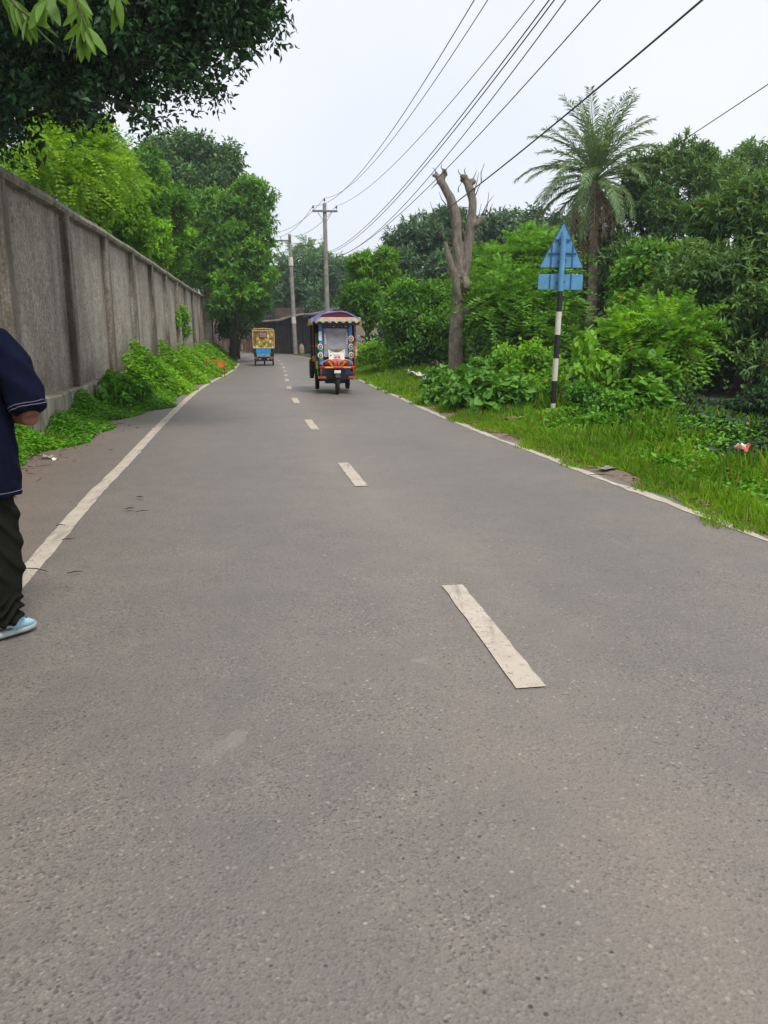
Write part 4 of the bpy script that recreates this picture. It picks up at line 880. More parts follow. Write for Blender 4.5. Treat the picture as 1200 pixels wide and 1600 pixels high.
    bk = MB(); bk.box((0, 0, 0), (.235, .1, .065)); b0 = [bk.build('brick', BR[k], w2) for k in range(2)]; first = [True, True]
    for rr_ in range(14):
        for c in range(5):
            k = (rr_ * 3 + c * 5) % 2; o = b0[k] if first[k] else link('brick', b0[k].data, w2); first[k] = False; o.location = (.08 + c * .25 + (.12 if rr_ % 2 else 0), .02, .04 + rr_ * .087)
    hh = thing('tan_house', 'tan walled house with a sloping roof half hidden behind the roadside mango tree', 'house', Vector((*gb(585, 52), -.35)), R(6))
    mb = MB(); mb.box((.6, 2.5, 1.6), (5.2, 4.5, 3.4)); mb.build('wall', TAN, hh); mb = MB(); mb.prism([(-3.4, -.4, 2.5), (-3.4, -.25, 2.5), (.3, -.25, 5.1), (3.9, -.25, 3.0), (3.9, -.4, 3.0), (.3, -.4, 5.25)], (0, 5.5, 0)); mb.build('roof', ROOFM, hh)
    mb = MB(); mb.prism([(-2.0, .24, 3.2), (3.1, .24, 3.2), (.3, .24, 4.9)], (0, .1, 0)); mb.build('gable', TAN, hh)
    mb = MB(); mb.box((.4, .20, 1.05), (1.3, .08, .9)); mb.build('shutter', plain('pale_blue', (.28, .45, .55), .7), hh)
    mb = MB(); mb.box((1.2, -.6, .35), (3.2, .2, 1.1)); mb.build('yard_wall', plain('dark_brick', (.10, .075, .06), .9), hh)
build_shed()

# ------------------------------------------------------------------ rickshaws
def pm(n_, c, rough=.4, **k): return plain(n_, c, rough, **k)
C_BLUE = pm('paint_blue', (.05, .26, .58)); C_DBLUE = pm('paint_dark_blue', (.03, .05, .16)); C_RED = pm('paint_red', (.48, .045, .025)); C_RUST = pm('paint_rust_red', (.30, .07, .035), .6, var=.4); C_PINK = pm('tube_pink', (.62, .22, .15)); C_YEL = pm('paint_yellow', (.62, .50, .06)); C_GRN = pm('paint_green', (.03, .27, .05)); C_TEAL = pm('seat_green', (.01, .17, .12), .35); C_CREAM = pm('fringe_cream', (.58, .50, .36), .8); C_MAR = pm('maroon_cloth', (.15, .012, .028), .8); C_TARP = pm('tarp_violet', (.20, .21, .52), .55, var=.3, scale=8); C_WHT = pm('paint_white', (.78, .76, .73), .4); C_GOLD = pm('tassel_gold', (.42, .27, .06), .7); C_ORA = pm('paint_orange', (.55, .17, .03)); RUB = pm('rubber', (.018, .018, .019), .8, spec=.25); RIM = pm('rim_grey', (.20, .20, .20), .45, metal=.6); C_DARK = pm('dark_metal', (.022, .022, .026), .55); C_GREY = pm('grey_metal', (.28, .29, .32), .45, metal=.4)
def m_glass():
    m, n, b = newmat('dusty_reflection_windscreen'); b.inputs['Base Color'].default_value = (.42, .41, .46, 1); b.inputs['Roughness'].default_value = .12; b.inputs['Specular IOR Level'].default_value = .6
    co = ocoord(n); n.links.new(ramp(n, [(.35, (.30, .29, .34)), (.7, (.52, .51, .55))], noise(n, mapv(n, co, (1, 1, 2.2)), 2.6, 5, .6)), b.inputs['Base Color'])  # grey dust tone, mottled to stand in for reflections on the pane
    tr = N(n, 'BsdfTransparent'); ms = N(n, 'MixShader'); n.links.new(ramp(n, [(.35, .55), (.65, .22)], noise(n, co, 3.1, 3, .5)), ms.inputs[0]); n.links.new(b.outputs[0], ms.inputs[1]); n.links.new(tr.outputs[0], ms.inputs[2]); n.links.new(ms.outputs[0], n.nodes['Material Output'].inputs[0]); return m
GLASS = m_glass()
def m_pattern():
    m, n, b = newmat('printed_cloth'); co = ocoord(n); v = N(n, 'TexVoronoi', Scale=9); wv = noise(n, co, 5, 3, .5); mm = N(n, 'Mapping'); n.links.new(co, mm.inputs[0]); v.feature = 'F1'
    n.links.new(mapv(n, co, (1, 1, .7), (0, .6, 0)), v.inputs['Vector']); s = N(n, 'SeparateColor'); n.links.new(v.outputs['Color'], s.inputs[0])
    c = ramp(n, [(0, (.16, .10, .02)), (.22, (.55, .36, .04)), (.55, (.62, .47, .12)), (.72, (.30, .22, .02)), (.86, (.70, .60, .30)), (1, (.40, .26, .04))], s.outputs[0], 'CONSTANT')
    c = mixc(n, ramp(n, [(.45, 0), (.6, .7)], v.outputs['Distance']), c, (.13, .085, .02)); n.links.new(c, b.inputs['Base Color']); b.inputs['Roughness'].default_value = .75; bump(n, b, wv, .4, .03); return m
CLOTH = m_pattern()
SPOKE = None
def wheel(t, name, x, y, r_, w_, flat=False):
    """a tyre with rim, axle along x"""
    M = Matrix.Translation((x, y, r_)) @ Matrix.Rotation(PI / 2, 4, 'Y'); h = w_ / 2; q = r_ * .78
    mb = MB(); mb.lathe([(q, -h * .8), (r_ * .93, -h), (r_ * .985, -h * .6), (r_, 0), (r_ * .985, h * .6), (r_ * .93, h), (q, h * .8), (q, -h * .8)], M, 28); ty = mb.build(name, RUB, t, smooth=True)
    mb = MB(); mb.lathe([(q * 1.0, -h * .7), (q * .86, -h * .5), (q * .8, 0), (q * .86, h * .5), (q, h * .7)], M, 20); 
    for k in range(6):
        a = k * PI / 3; mb.tube([M @ Vector((.02 * math.cos(a), .02 * math.sin(a), 0)), M @ Vector((q * .9 * math.cos(a), q * .9 * math.sin(a), 0))], .014, 5)
    mb.lathe([(.05, -h), (.05, h)], M, 10); mb.build('rim', RIM, ty, smooth=False); return ty
def near_rickshaw():
    x0 = at(527, 615, 18.4); t = thing('rickshaw', 'painted three wheeled rickshaw with violet blue canopy driving towards the camera', 'rickshaw', (x0.x, 18.5, float(dip(18.5))), R(7.5), 'three wheeled rickshaws')
    wheel(t, 'front_wheel', 0, 0, .255, .085)
    for sx in (-1, 1): wheel(t, 'rear_wheel', sx * .41 - .01, 1.75, .25, .10)
    B = lambda c, s, n, m, p=t, bv=.006, rot=None: MB().box(c, s, 0, rot).build(n, m, p, bevel=bv)
    for sx in (-1, 1): MB().tube([(sx * .065, 0, .255), (sx * .065, .04, .50), (sx * .05, .16, .80)], .018, 8).build('fork_leg', C_DARK, t, smooth=True)
    mb = MB(); mb.loft([[Vector((x, -.30 * math.cos(a), .255 + .30 * math.sin(a))) for x in (-.06, 0, .06)] for a in np.linspace(R(35), R(165), 9)], close=False, caps=False); mb.build('mudguard', C_DARK, t, smooth=True)
    hl = B((0, -.10, .56), (.16, .03, .07), 'number_plate', C_WHT); 
    B((0, 1.25, .40), (.84, 2.1, .09), 'chassis', C_DARK); B((0, 1.75, .25), (.80, .06, .06), 'axle', C_DARK); B((0, 1.0, .30), (.5, .5, .16), 'battery_box', C_DARK)
    B((.0, .30, .52), (.74, .04, .34), 'front_apron', C_DBLUE); B((.01, .36, .47), (.80, .3, .06), 'footwell', C_DARK)
    bp = MB().tube([(-.44, -.02, .665), (.44, -.02, .665)], .030, 8).build('bumper', C_RED, t, smooth=True)
    for sx in (-1, 1): MB().box((sx * .22 + .02, -.055, .668), (.2, .012, .03)).build('reflector_strip', C_YEL, bp)
    for xs in ((-.37, -.03), (.03, .38), (-.06, .06)):
        a, b = xs; hgt = .185 if b - a > .2 else .20; pts = [(a, -.02, .67), (a, -.02, .67 + hgt * .6)] + [(a + (b - a) * q, -.02, .67 + hgt * (.6 + .4 * math.sin(q * PI))) for q in (.15, .35, .5, .65, .85)] + [(b, -.02, .67 + hgt * .6), (b, -.02, .67)]
        MB().tube(pts, .014, 7).build('hoop', C_PINK, bp, smooth=True)
    for sx in (-1, 1):
        MB().tube([(sx * .40, -.02, .66), (sx * .41, .02, .52), (sx * .40, .05, .43)], .022, 7).build('bumper_stay', C_RUST, t, smooth=True); B((sx * .38, .05, .415), (.20, .12, .05), 'foot_guard', C_RUST)
    cw = MB().loft([[Vector((.30 * s * math.cos(a), .14 + yy, .77 + .10 * s * math.sin(a))) for a in np.linspace(0, 2 * PI, 17)[:-1]] for yy, s in ((-.1, .75), (-.05, .95), (.05, 1.0), (.12, 1.0))]).build('cowl', C_RED, t, smooth=True)
    for sx in (-1, 1): MB().tube([(sx * (.04 + .22 * q), .02 - .03 * math.sin(q * PI), .70 + .15 * q * q - .02 * math.sin(q * PI * 2)) for q in np.linspace(0, 1, 7)], .012, 6).build('yellow_trim', C_YEL, cw, smooth=True)
    # white fairing with curved top edge
    top = [(.205 * c_, .15, 1.035 + .075 * c_ * c_) for c_ in np.linspace(1, -1, 11)]; fp = MB().prism([(-.195, .10, .85), (.195, .10, .85)] + top, (0, .012, 0)).build('fairing', C_WHT, t)
    MB().prism([(.19 * c_, .135, 1.045 + .06 * c_ * c_) for c_ in np.linspace(1, -1, 9)] + [(.17 * c_, .138, 1.105 + .012 * (1 - c_ * c_)) for c_ in np.linspace(-1, 1, 9)], (0, .014, 0)).build('green_crest', pm('crest_green', (.16, .22, .17)), fp)
    MB().prism([(.05 * math.cos(a), .128, 1.075 + .022 * math.sin(a)) for a in np.linspace(0, 2 * PI, 12)[:-1]], (0, .02, 0)).build('red_emblem', C_RED, fp)
    for (xx, zz, ww, hh, mm) in ((-.155, 1.035, .022, .022, C_DARK), (-.145, .955, .03, .035, C_DARK), (.165, 1.03, .018, .06, C_DARK), (.0, .965, .16, .012, C_DARK), (.02, .925, .14, .014, C_RED), (-.03, .90, .05, .016, C_RED), (.06, .90, .05, .016, C_RED)):
        B((xx, .10 + .05 * (zz - .85) / .185 - .008, zz), (ww, .014, hh), 'printed_mark', mm, fp, 0)
    gl = MB().box((0, .235, 1.265), (.62, .006, .70), 0, (R(-4), 0, 0)).build('windscreen', GLASS, t)
    for sx in (-1, 1):
        st_ = B((sx * .275, .22, 1.36), (.05, .006, .26), 'sticker_strip', C_WHT, gl, 0)
        for k in range(4): MB().prism([(sx * .275 - .024, .216, 1.26 + k * .06 + .02), (sx * .275, .216, 1.26 + k * .06 - .005), (sx * .275 + .024, .216, 1.26 + k * .06 + .02), (sx * .275 + .024, .216, 1.26 + k * .06 + .035), (sx * .275, .216, 1.26 + k * .06 + .01), (sx * .275 - .024, .216, 1.26 + k * .06 + .035)], (0, -.003, 0)).build('chevron', C_RED, gl)
    for sx in (-1, 1):
        p = B((sx * .365 - .015, .23, 1.22), (.095, .05, 1.0), 'pillar', C_BLUE); xo = sx * .385 - .015; f = MB().tube([(sx * .312 - .01, .20, .76), (sx * .312 - .01, .20, 1.68)], .012, 6).build('pillar_edge', C_DBLUE, p)
        for k, z in enumerate((1.37, 1.17, .96)):
            if sx < 0 and k == 0: B((xo, .195, 1.43), (.075, .012, .22), 'white_panel', C_WHT, p, 0); continue
            disc = lambda rad, yy, nm, mm: MB().prism([(xo + rad * math.cos(a) * .9, yy, z + rad * math.sin(a)) for a in np.linspace(0, 2 * PI, 15)[:-1]], (0, -.01, 0)).build(nm, mm, p)
            disc(.075, .20, 'ornament_ring', C_WHT); disc(.05, .188, 'ornament_disc', C_RUST); disc(.022, .176, 'ornament_centre', C_CREAM)
            MB().prism([(xo - .04, .20, z - .10), (xo, .20, z - .135), (xo + .04, .20, z - .10), (xo, .20, z - .075)], (0, -.012, 0)).build('green_diamond', C_GRN, p)
    B((-.01, .22, 1.675), (.70, .05, .075), 'header_beam', C_DBLUE)
    for k in range(6): B((-.26 + k * .1, .19, 1.66), (.05, .012, .03), 'header_flower', (C_RUST, C_BLUE, C_CREAM)[k % 3])
    # roof: arched tarp over a frame
    prof = lambda k: [(x, 1.84 + .195 * (1 - (abs(x) / .60) ** 2.1)) for x in np.linspace(-.60, .60, 17)]
    rr = np.random.default_rng(4); rings = []
    for j, yy in enumerate(np.linspace(-.02, 2.5, 14)): rings.append([Vector((x, yy, z + .012 * math.sin(yy * 7 + x * 9) - .01 * (j % 2))) for x, z in prof(0)])
    mb = MB(); mb.loft(rings, close=False, caps=False); mb.loft([[p - Vector((0, 0, .03)) for p in r_] for r_ in rings[::-1]], close=False, caps=False); mb.loft([rings[0], [p - Vector((0, 0, .03)) for p in rings[0]]], close=False, caps=False); rf = mb.build('roof_tarp', C_TARP, t, smooth=True)
    mb = MB(); 
    rows = []
    for q in np.linspace(0, 1, 6): rows.append([Vector((-.62 + .28 * u - .015 * q, -.06 + .03 * math.sin(u * 9), (1.855 + .12 * u) - q * (.13 - .09 * u) + .012 * math.sin(u * 14 + q * 5))) for u in np.linspace(0, 1, 9)])
    mb.loft(rows, close=False, caps=False); mb.build('tarp_flap', C_TARP, rf, smooth=True)
    MB().prism([(x * .70 - .02, .0, 1.875 + .155 * (1 - abs(x / .60) ** 2.1)) for x in np.linspace(-.60, .60, 15)], (0, .02, 0)).build('front_valance', C_MAR, t)
    fr = MB().box((0, -.005, 1.83), (1.18, .025, .10)).build('fringe', C_CREAM, t, bevel=.01)
    for k in range(7):
        xx = -.50 + k * .165; MB().prism([(xx + .045 * math.cos(a), -.03, 1.785 + .04 * math.sin(a)) for a in np.linspace(0, -PI, 8)], (0, .012, 0)).build('scallop', C_CREAM, fr)
        if k in (1, 2, 4): MB().prism([(xx + .018 * math.cos(a), -.034, 1.775 + .018 * math.sin(a)) for a in np.linspace(0, 2 * PI, 9)[:-1]], (0, -.006, 0)).build('medallion', C_PINK, fr)
    for sx in (-1, 1):
        MB().box((sx * .59, 1.22, 1.81), (.02, 2.45, .09)).build('side_fringe', C_CREAM, t)
        for k in range(10): MB().tube([(sx * .595, .05 + k * .26, 1.77), (sx * .60, .05 + k * .26, 1.70)], [.02, .028], 6).build('tassel', C_GOLD, t)
    B((0, .03, 1.74), (1.1, .03, .07), 'roof_bow', C_DARK)
    for sx in (-1, 1):
        for yy in (.95, 1.7, 2.42): MB().tube([(sx * .53, yy, .45), (sx * .55, yy, 1.84)], .018, 8).build('post', C_RUST if yy < 1 else C_DARK, t)
        sp = B((sx * .52, 1.65, .66), (.03, 1.55, .40), 'side_panel', C_TEAL)
        for k in range(5): B((sx * .54, 1.05 + k * .3, .66), (.012, .2, .25), 'painted_panel', (C_ORA, C_GRN, C_YEL, C_RED, C_BLUE)[k], sp, 0)
        B((sx * .53, 1.65, 1.16), (.02, 1.5, .05), 'arm_rail', C_RUST); cu = MB()
        cu.loft([[Vector((sx * (.52 + .012 * math.sin(q * 40)), .95 + q * 1.45, z)) for q in np.linspace(0, 1, 20)] for z in (1.18, 1.5, 1.8)], close=False, caps=False); cu.build('side_curtain', pm('brown_curtain', (.05, .028, .018), .8), t, smooth=True)
    B((0, 2.42, 1.1), (1.04, .04, 1.4), 'dark_rear_screen', C_DARK); B((0, 1.35, .72), (.95, .45, .14), 'passenger_seat', C_TEAL, bv=.04); B((0, 1.10, .98), (.95, .10, .50), 'seat_back', C_TEAL, bv=.03); B((0, .68, .66), (.70, .30, .36), 'driver_seat', C_TEAL, bv=.03)  # dark sheet added at the rear to block see-through and darken the interior
    MB().tube([(-.30, .34, 1.02), (-.12, .30, .98), (0, .27, .95), (.12, .30, .98), (.30, .34, 1.02)], .016, 8).build('handlebar', C_DARK, t, smooth=True); MB().tube([(0, .16, .78), (0, .27, .96)], .022, 8).build('steering_stem', C_DARK, t)
    for yy, zz, mm in ((.62, 1.36, C_TEAL), (.62, 1.02, C_TEAL), (.60, 1.2, C_ORA)): B((-.47, yy, zz), (.07, .05, .26 if mm is C_TEAL else .10), 'side_board', mm, bv=.01)
    sw = wheel(t, 'spare_wheel', -.59, 1.0, .25, .11); sw.location = (0, 0, .34)
    B((-.535, .66, .86), (.10, .05, .14), 'side_lamp', C_ORA); B((-.47, .62, .70), (.06, .05, .2), 'painted_tab', C_YEL); B((-.455, .60, .52), (.05, .04, .14), 'painted_tab', C_GRN)
    MB().tube([(.40, .22, 1.28), (.50, .10, 1.33), (.53, .06, 1.36)], .010, 6).build('mirror_arm', C_DARK, t); B((.545, .05, 1.37), (.10, .025, .15), 'mirror', C_GREY, bv=.015, rot=(0, 0, R(25)))
    MB().tube([(.43, .20, 1.34), (.455, .12, 1.1), (.45, .10, .8), (.43, .06, .46)], .014, 6).build('side_bar', C_RUST, t, smooth=True)
    for z in (1.16, 1.07, .98): MB().prism([(.485 + .04 * math.cos(a) * (1 + .3 * math.cos(5 * a)), .14, z + .04 * math.sin(a) * (1 + .3 * math.cos(5 * a))) for a in np.linspace(0, 2 * PI, 21)[:-1]], (0, .012, 0)).build('paper_flower', C_CREAM, t)
    t.scale = (.93, .93, .925); return t
nr = near_rickshaw()
def far_rickshaw():
    x0 = at(413, 570, 40.5); t = thing('rickshaw', 'rickshaw with patterned yellow hood and blue tail driving away from the camera', 'rickshaw', (x0.x, 40.5, float(dip(40.5))), R(8), 'three wheeled rickshaws')
    B = lambda c, s, n, m, p=t, bv=.006, rot=None: MB().box(c, s, 0, rot).build(n, m, p, bevel=bv)
    for sx in (-1, 1): wheel(t, 'rear_wheel', sx * .445, .35, .24, .08)
    wheel(t, 'front_wheel', .0, 2.1, .24, .08)
    prof = [(-.52, .88), (-.54, 1.4), (-.53, 1.72), (-.48, 1.81), (0, 1.85), (.48, 1.81), (.53, 1.72), (.54, 1.4), (.52, .88)]
    mb = MB(); mb.loft([[Vector((x_ * s, y_, .88 + (z_ - .88) * (1 + dz))) for x_, z_ in prof] for y_, s, dz in ((.02, 1, -.01), (0, 1, 0), (.6, 1.0, .01), (1.5, 1.0, .0), (1.55, .98, -.01))]); hood = mb.build('hood', CLOTH, t, smooth=False)
    MB().tube([(x_, -.005, z_) for x_, z_ in prof], .022, 6).build('piping', pm('piping_rose', (.50, .33, .24), .7), hood); MB().tube([(-.52, -.005, .885), (.52, -.005, .885)], .022, 6).build('piping', C_CREAM, hood)
    wn_ = B((-.02, -.015, 1.53), (.40, .02, .27), 'rear_window', pm('window_maroon', (.17, .07, .07), .7), hood)
    for xx, zz, ww, hh in ((-.11, 1.575, .09, .05), (.0, 1.575, .07, .06), (.10, 1.575, .08, .05), (-.06, 1.47, .2, .035), (.09, 1.48, .08, .04)): B((xx - .02, -.03, zz), (ww, .012, hh), 'printed_mark', pm('faded_print', (.45, .36, .35), .8), wn_, 0)
    for k in range(9): MB().prism([(-.48 + k * .12 + .06 * math.cos(a), -.02, 1.76 + .05 * math.sin(a)) for a in np.linspace(0, -PI, 7)], (0, .012, 0)).build('scallop', pm('gold_fringe', (.60, .47, .16), .8), hood)
    tb = B((-.02, .02, .745), (.74, .05, .24), 'tail_board', pm('tail_blue', (.02, .26, .62), .4)); B((-.02, .03, .53), (.68, .04, .19), 'lower_tail', C_GREY)
    for z_ in (.57, .49): B((-.02, .0, z_), (.62, .02, .03), 'chrome_bar', pm('chrome_blue', (.30, .45, .60), .3, metal=.5), tb)
    B((.03, -.01, .53), (.06, .02, .16), 'latch', C_BLUE, tb)
    for sx in (-1, 1): B((sx * .47, .08, .72), (.16, .12, .24), 'lamp_cluster', C_DARK); B((sx * .36, .2, .40), (.22, .3, .10), 'mudguard', C_RUST)
    B((0, .35, .27), (.86, .07, .07), 'axle', C_DARK); B((0, 1.1, .42), (.9, 2.0, .10), 'chassis', C_DARK); B((0, .35, .36), (.3, .25, .18), 'motor', C_DARK)
    for sx in (-1, 1): B((sx * .32, .3, .30), (.08, .12, .16), 'spring', C_DARK)
    B((0, 1.0, .66), (1.0, 1.6, .42), 'body', C_DBLUE)
    for sx in (-1, 1): MB().tube([(sx * .5, 1.6, .85), (sx * .48, 2.2, .95), (sx * .48, 2.25, 1.75), (sx * .4, 1.5, 1.8)], .02, 6).build('front_frame', C_RUST, t)
    return t
fr_ = far_rickshaw()

# ------------------------------------------------------------------ people
SKIN = plain('skin', (.20, .085, .055), .55, var=.12, scale=14); SKIN_D = SKIN
def ell(c, ax, ay, n=16, tilt=None, pw=2.2):
    c = Vector(c); out = []
    for k in range(n):
        a = 2 * PI * k / n; ca, sa = math.cos(a), math.sin(a); p = Vector((ax * math.copysign(abs(ca) ** (2 / pw), ca), ay * math.copysign(abs(sa) ** (2 / pw), sa), 0)); out.append(c + (tilt @ p if tilt else p))
    return out
def ball(mb, c, rx, ry, rz, seg=14):
    mb.loft([ell((c[0], c[1], c[2] + rz * math.sin(q)), max(.002, rx * math.cos(q)), max(.002, ry * math.cos(q)), seg, None, 2) for q in np.linspace(-PI / 2 + .05, PI / 2 - .05, 9)])
def hand(mb, wr, fwd, up, sgn, curl=.9):
    """palm, four curled fingers and a thumb leaving the side of the palm"""
    f = Vector(fwd).normalized(); u = Vector(up).normalized(); s = f.cross(u).normalized() * sgn; wr = Vector(wr)
    mb.tube([wr - f * .01, wr + f * .03, wr + f * .085], [.026, .034, .033], 10)
    for k, (off, ln) in enumerate(((.030, .072), (.010, .080), (-.010, .075), (-.029, .058))):
        p = wr + f * .085 + s * off; d = f; pts = [p]
        for j in range(3): d = (d * math.cos(curl * .8) - u * math.sin(curl * .8)).normalized() if j else (f - u * .35).normalized(); p = p + d * ln * (.45, .32, .25)[j]; pts.append(p)
        mb.tube(pts, [.0095, .009, .008, .007], 7)
    p = wr + f * .03 + s * .03; mb.tube([p, p + s * .025 + f * .02, p + s * .03 + f * .05 - u * .01, p + s * .018 + f * .07 - u * .02], [.013, .012, .010, .008], 7)
def head(mb, c, yaw=0, tilt=0):
    M = Matrix.Translation(c) @ Matrix.Rotation(yaw, 4, 'Z') @ Matrix.Rotation(tilt, 4, 'X'); b = len(mb.v)
    prof = [(-.115, .035, .05, .055), (-.10, .05, .066, .04), (-.06, .062, .082, .02), (-.02, .070, .092, .0), (.03, .075, .098, -.005), (.07, .070, .092, -.01), (.10, .050, .066, -.012), (.118, .02, .03, -.012)]
    mb.loft([ell((0, y_, z), ax, ay, 18) for z, ax, ay, y_ in prof])
    mb.tube([(0, .085, .015), (0, .106, -.015), (0, .112, -.03), (0, .09, -.04)], [.010, .013, .015, .010], 8)
    for s in (-1, 1): mb.tube([(s * .073, -.005, .025), (s * .083, -.012, .0), (s * .074, -.002, -.035)], [.010, .014, .009], 7); ball(mb, (s * .032, .085, .012), .014, .010, .008, 8)
    mb.tube([(-.025, .092, -.062), (0, .098, -.062), (.025, .092, -.062)], [.006, .009, .006], 7)
    for i in range(b, len(mb.v)): mb.v[i] = tuple(M @ Vector(mb.v[i]))
def roadside_person():
    t = thing('person', 'person in navy T-shirt and dark olive trousers at the left edge, seen from behind', 'person', (-1.935, 3.60, .0), R(2))
    SH = Vector((.19, 0, 1.405)); EL = Vector((.335, -.045, 1.065)); WRI = Vector((.10, .20, 1.08))
    mb = MB(); head(mb, (0, .05, 1.645), 0, R(-14)); mb.tube([(0, .0, 1.40), (0, .01, 1.48), (0, .03, 1.57)], [.075, .058, .056], 14)
    mb.loft([ell((0, 0, z), ax, ay, 18) for z, ax, ay in ((.80, .15, .10), (.9, .165, .11), (1.05, .14, .095), (1.2, .155, .105), (1.35, .17, .10), (1.42, .12, .08))])
    for s in (-1, 1):
        mb.tube([(s * SH.x, SH.y, SH.z), (s * (SH.x + EL.x) / 2 + s * .012, -.02, 1.23), (s * EL.x, EL.y, EL.z)], [.056, .050, .043], 12); mb.tube([(s * EL.x, EL.y, EL.z), (s * (EL.x + WRI.x) / 2, .085, 1.06), (s * WRI.x, WRI.y, WRI.z)], [.043, .041, .028], 12)
        hand(mb, (s * WRI.x, WRI.y, WRI.z), (-s * .55, .6, .15), (0, 0, 1), -s, .6); fx = .105 if s > 0 else .10
        mb.tube([(s * .09, 0, .86), (s * fx, .01, .50), (s * fx, -.01, .08)], [.085, .055, .04], 12); ft = Vector((.62, .79, 0)) if s > 0 else Vector((-.25, 1, 0)); a = Vector((s * fx, -.01, .06)); mb.tube([a - ft.normalized() * .03, a + ft.normalized() * .06 - Vector((0, 0, .015)), a + ft.normalized() * .10 - Vector((0, 0, .02))], [.032, .028, .018], 10)
    bd = remeshed(mb, 'body', SKIN, t, .0085, 4)
    NAVY = plain('navy_cotton', (.0045, .0065, .019), 1.0, spec=.08, var=.3, scale=10, bmp=.15); OLV = plain('olive_cotton', (.012, .013, .010), 1.0, spec=.08, var=.25, scale=9, bmp=.15)
    mb = MB(); mb.loft([ell((0, .0, z), ax, ay, 22) for z, ax, ay in ((.695, .245, .165), (.80, .240, .16), (.95, .228, .148), (1.10, .215, .14), (1.25, .215, .142), (1.36, .215, .132), (1.43, .165, .10), (1.47, .085, .075))])
    for s in (-1, 1): mb.tube([(s * .10, 0, 1.405), (s * .20, 0, 1.385), (s * .27, -.015, 1.29), (s * .312, -.035, 1.17), (s * .330, -.045, 1.098)], [.06, .080, .080, .078, .074], 16)
    sh = remeshed(mb, 't_shirt', NAVY, t, .0095, 4, .0055, 8, 8, lambda c: 1.6 * np.abs(np.sin(26 * c[:, 2] + 22 * np.abs(c[:, 0]) + 3 * np.sin(9 * c[:, 1]))) ** 3 * sstep(.17, .27, np.abs(c[:, 0])) + 1.3 * np.abs(np.sin(14 * c[:, 0] + 5 * c[:, 2])) ** 4 * (1 - sstep(.85, 1.15, c[:, 2])))
    ST = plain('white_stitch', (.17, .17, .23), .8)
    bpy.context.view_layer.update()
    def snap(pts, keep_z=False):
        out = []
        for p in pts:
            ok, q, nn, _ = sh.closest_point_on_mesh(p); out.append(q + nn * .0012)
        return out
    ring = snap([Vector(p) for p in ell((0, .0, .722), .243, .163, 64)]); MB().tube(ring + [ring[0]], .0016, 4).build('hem_stitching', ST, sh)
    for s in (-1, 1):
        ax = (Vector((s * .330, -.045, 1.098)) - Vector((s * .312, -.035, 1.17))).normalized(); c = Vector((s * .327, -.044, 1.108)); q_ = ax.to_track_quat('Z', 'Y').to_matrix(); ring = [c + q_ @ Vector((.0785 * math.cos(a), .0785 * math.sin(a), 0)) for a in np.linspace(0, 2 * PI, 40)]
        MB().tube(snap(ring), .0015, 4).build('sleeve_stitching', ST, sh); ring = [p - ax * .012 for p in ring]; MB().tube(snap(ring), .0015, 4).build('sleeve_stitching', ST, sh)
    PR = plain('pale_print', (.55, .55, .30), .8)
    MB().prism([(.055, -.160, 1.26), (.10, -.158, 1.235), (.165, -.150, 1.285), (.12, -.152, 1.315)], (0, .03, 0)).build('back_print', PR, sh); MB().prism([(.09, -.162, 1.09), (.135, -.160, 1.09), (.135, -.160, 1.12), (.09, -.160, 1.12)], (0, .03, 0)).build('back_print', C_WHT, sh)
    mb = MB(); mb.loft([ell((0, 0, z), ax, ay, 20) for z, ax, ay in ((.70, .19, .14), (.85, .185, .135), (.95, .17, .125))])
    for s in (-1, 1): mb.tube([(s * .09, 0, .84), (s * .105, .0, .70), (s * .115, .015, .52), (s * .118, .0, .40), (s * .112, -.012, .25), (s * .108, -.015, .14), (s * .108, -.015, .085)], [.108, .102, .090, .086, .082, .070, .066], 16)
    remeshed(mb, 'trousers', OLV, t, .0075, 3, .0065, 14, 5, lambda c: 2.2 * np.sin(120 * c[:, 2] + 5 * np.sin(30 * c[:, 0] + 20 * c[:, 1])) * (1 - sstep(.12, .26, c[:, 2])) + 2.6 * np.abs(np.sin(22 * c[:, 2] + 34 * c[:, 0] + 12 * c[:, 1])) ** 5 * sstep(.25, .35, c[:, 2]) * (1 - sstep(.6, .75, c[:, 2])))
    for s in (-1, 1):
        for k in range(3): pass
    CROC = plain('pale_blue_foam', (.30, .50, .62), .55, var=.1); SOLE = plain('grey_sole', (.30, .36, .36), .7); HOLE = C_DARK
    for s in (-1, 1):
        fr2 = Euler((0, 0, R(-38) if s > 0 else R(12))).to_matrix(); base = Vector((s * .088, -.03, 0)); W_ = lambda p: base + fr2 @ (Vector(p) * .86)
        outl = [(-.055, 1.0), (-.03, .9)]
        def ring_(y_, w2, zb, zt, n=14): return [W_((w2 * math.copysign(abs(math.cos(a)) ** .7, math.cos(a)), y_, zb + (zt - zb) * (.5 + .5 * math.copysign(abs(math.sin(a)) ** .6, math.sin(a))))) for a in np.linspace(0, 2 * PI, n + 1)[:-1]]
        mb = MB(); mb.loft([ring_(*q) for q in ((-.075, .018, .010, .045), (-.06, .036, .004, .05), (-.01, .043, .003, .045), (.06, .047, .003, .04), (.13, .053, .003, .04), (.175, .046, .006, .042), (.20, .022, .014, .04))]); so = mb.build('shoe', SOLE, t, smooth=True)
        mb = MB(); mb.loft([ring_(*q) for q in ((.045, .043, .03, .095), (.075, .047, .03, .10), (.12, .050, .03, .088), (.165, .043, .03, .068), (.192, .022, .03, .05))]); mb.loft([ring_(*q) for q in ((-.077, .022, .03, .075), (-.06, .038, .03, .085), (-.035, .043, .03, .07))]); up = mb.build('upper', CROC, so, smooth=True)
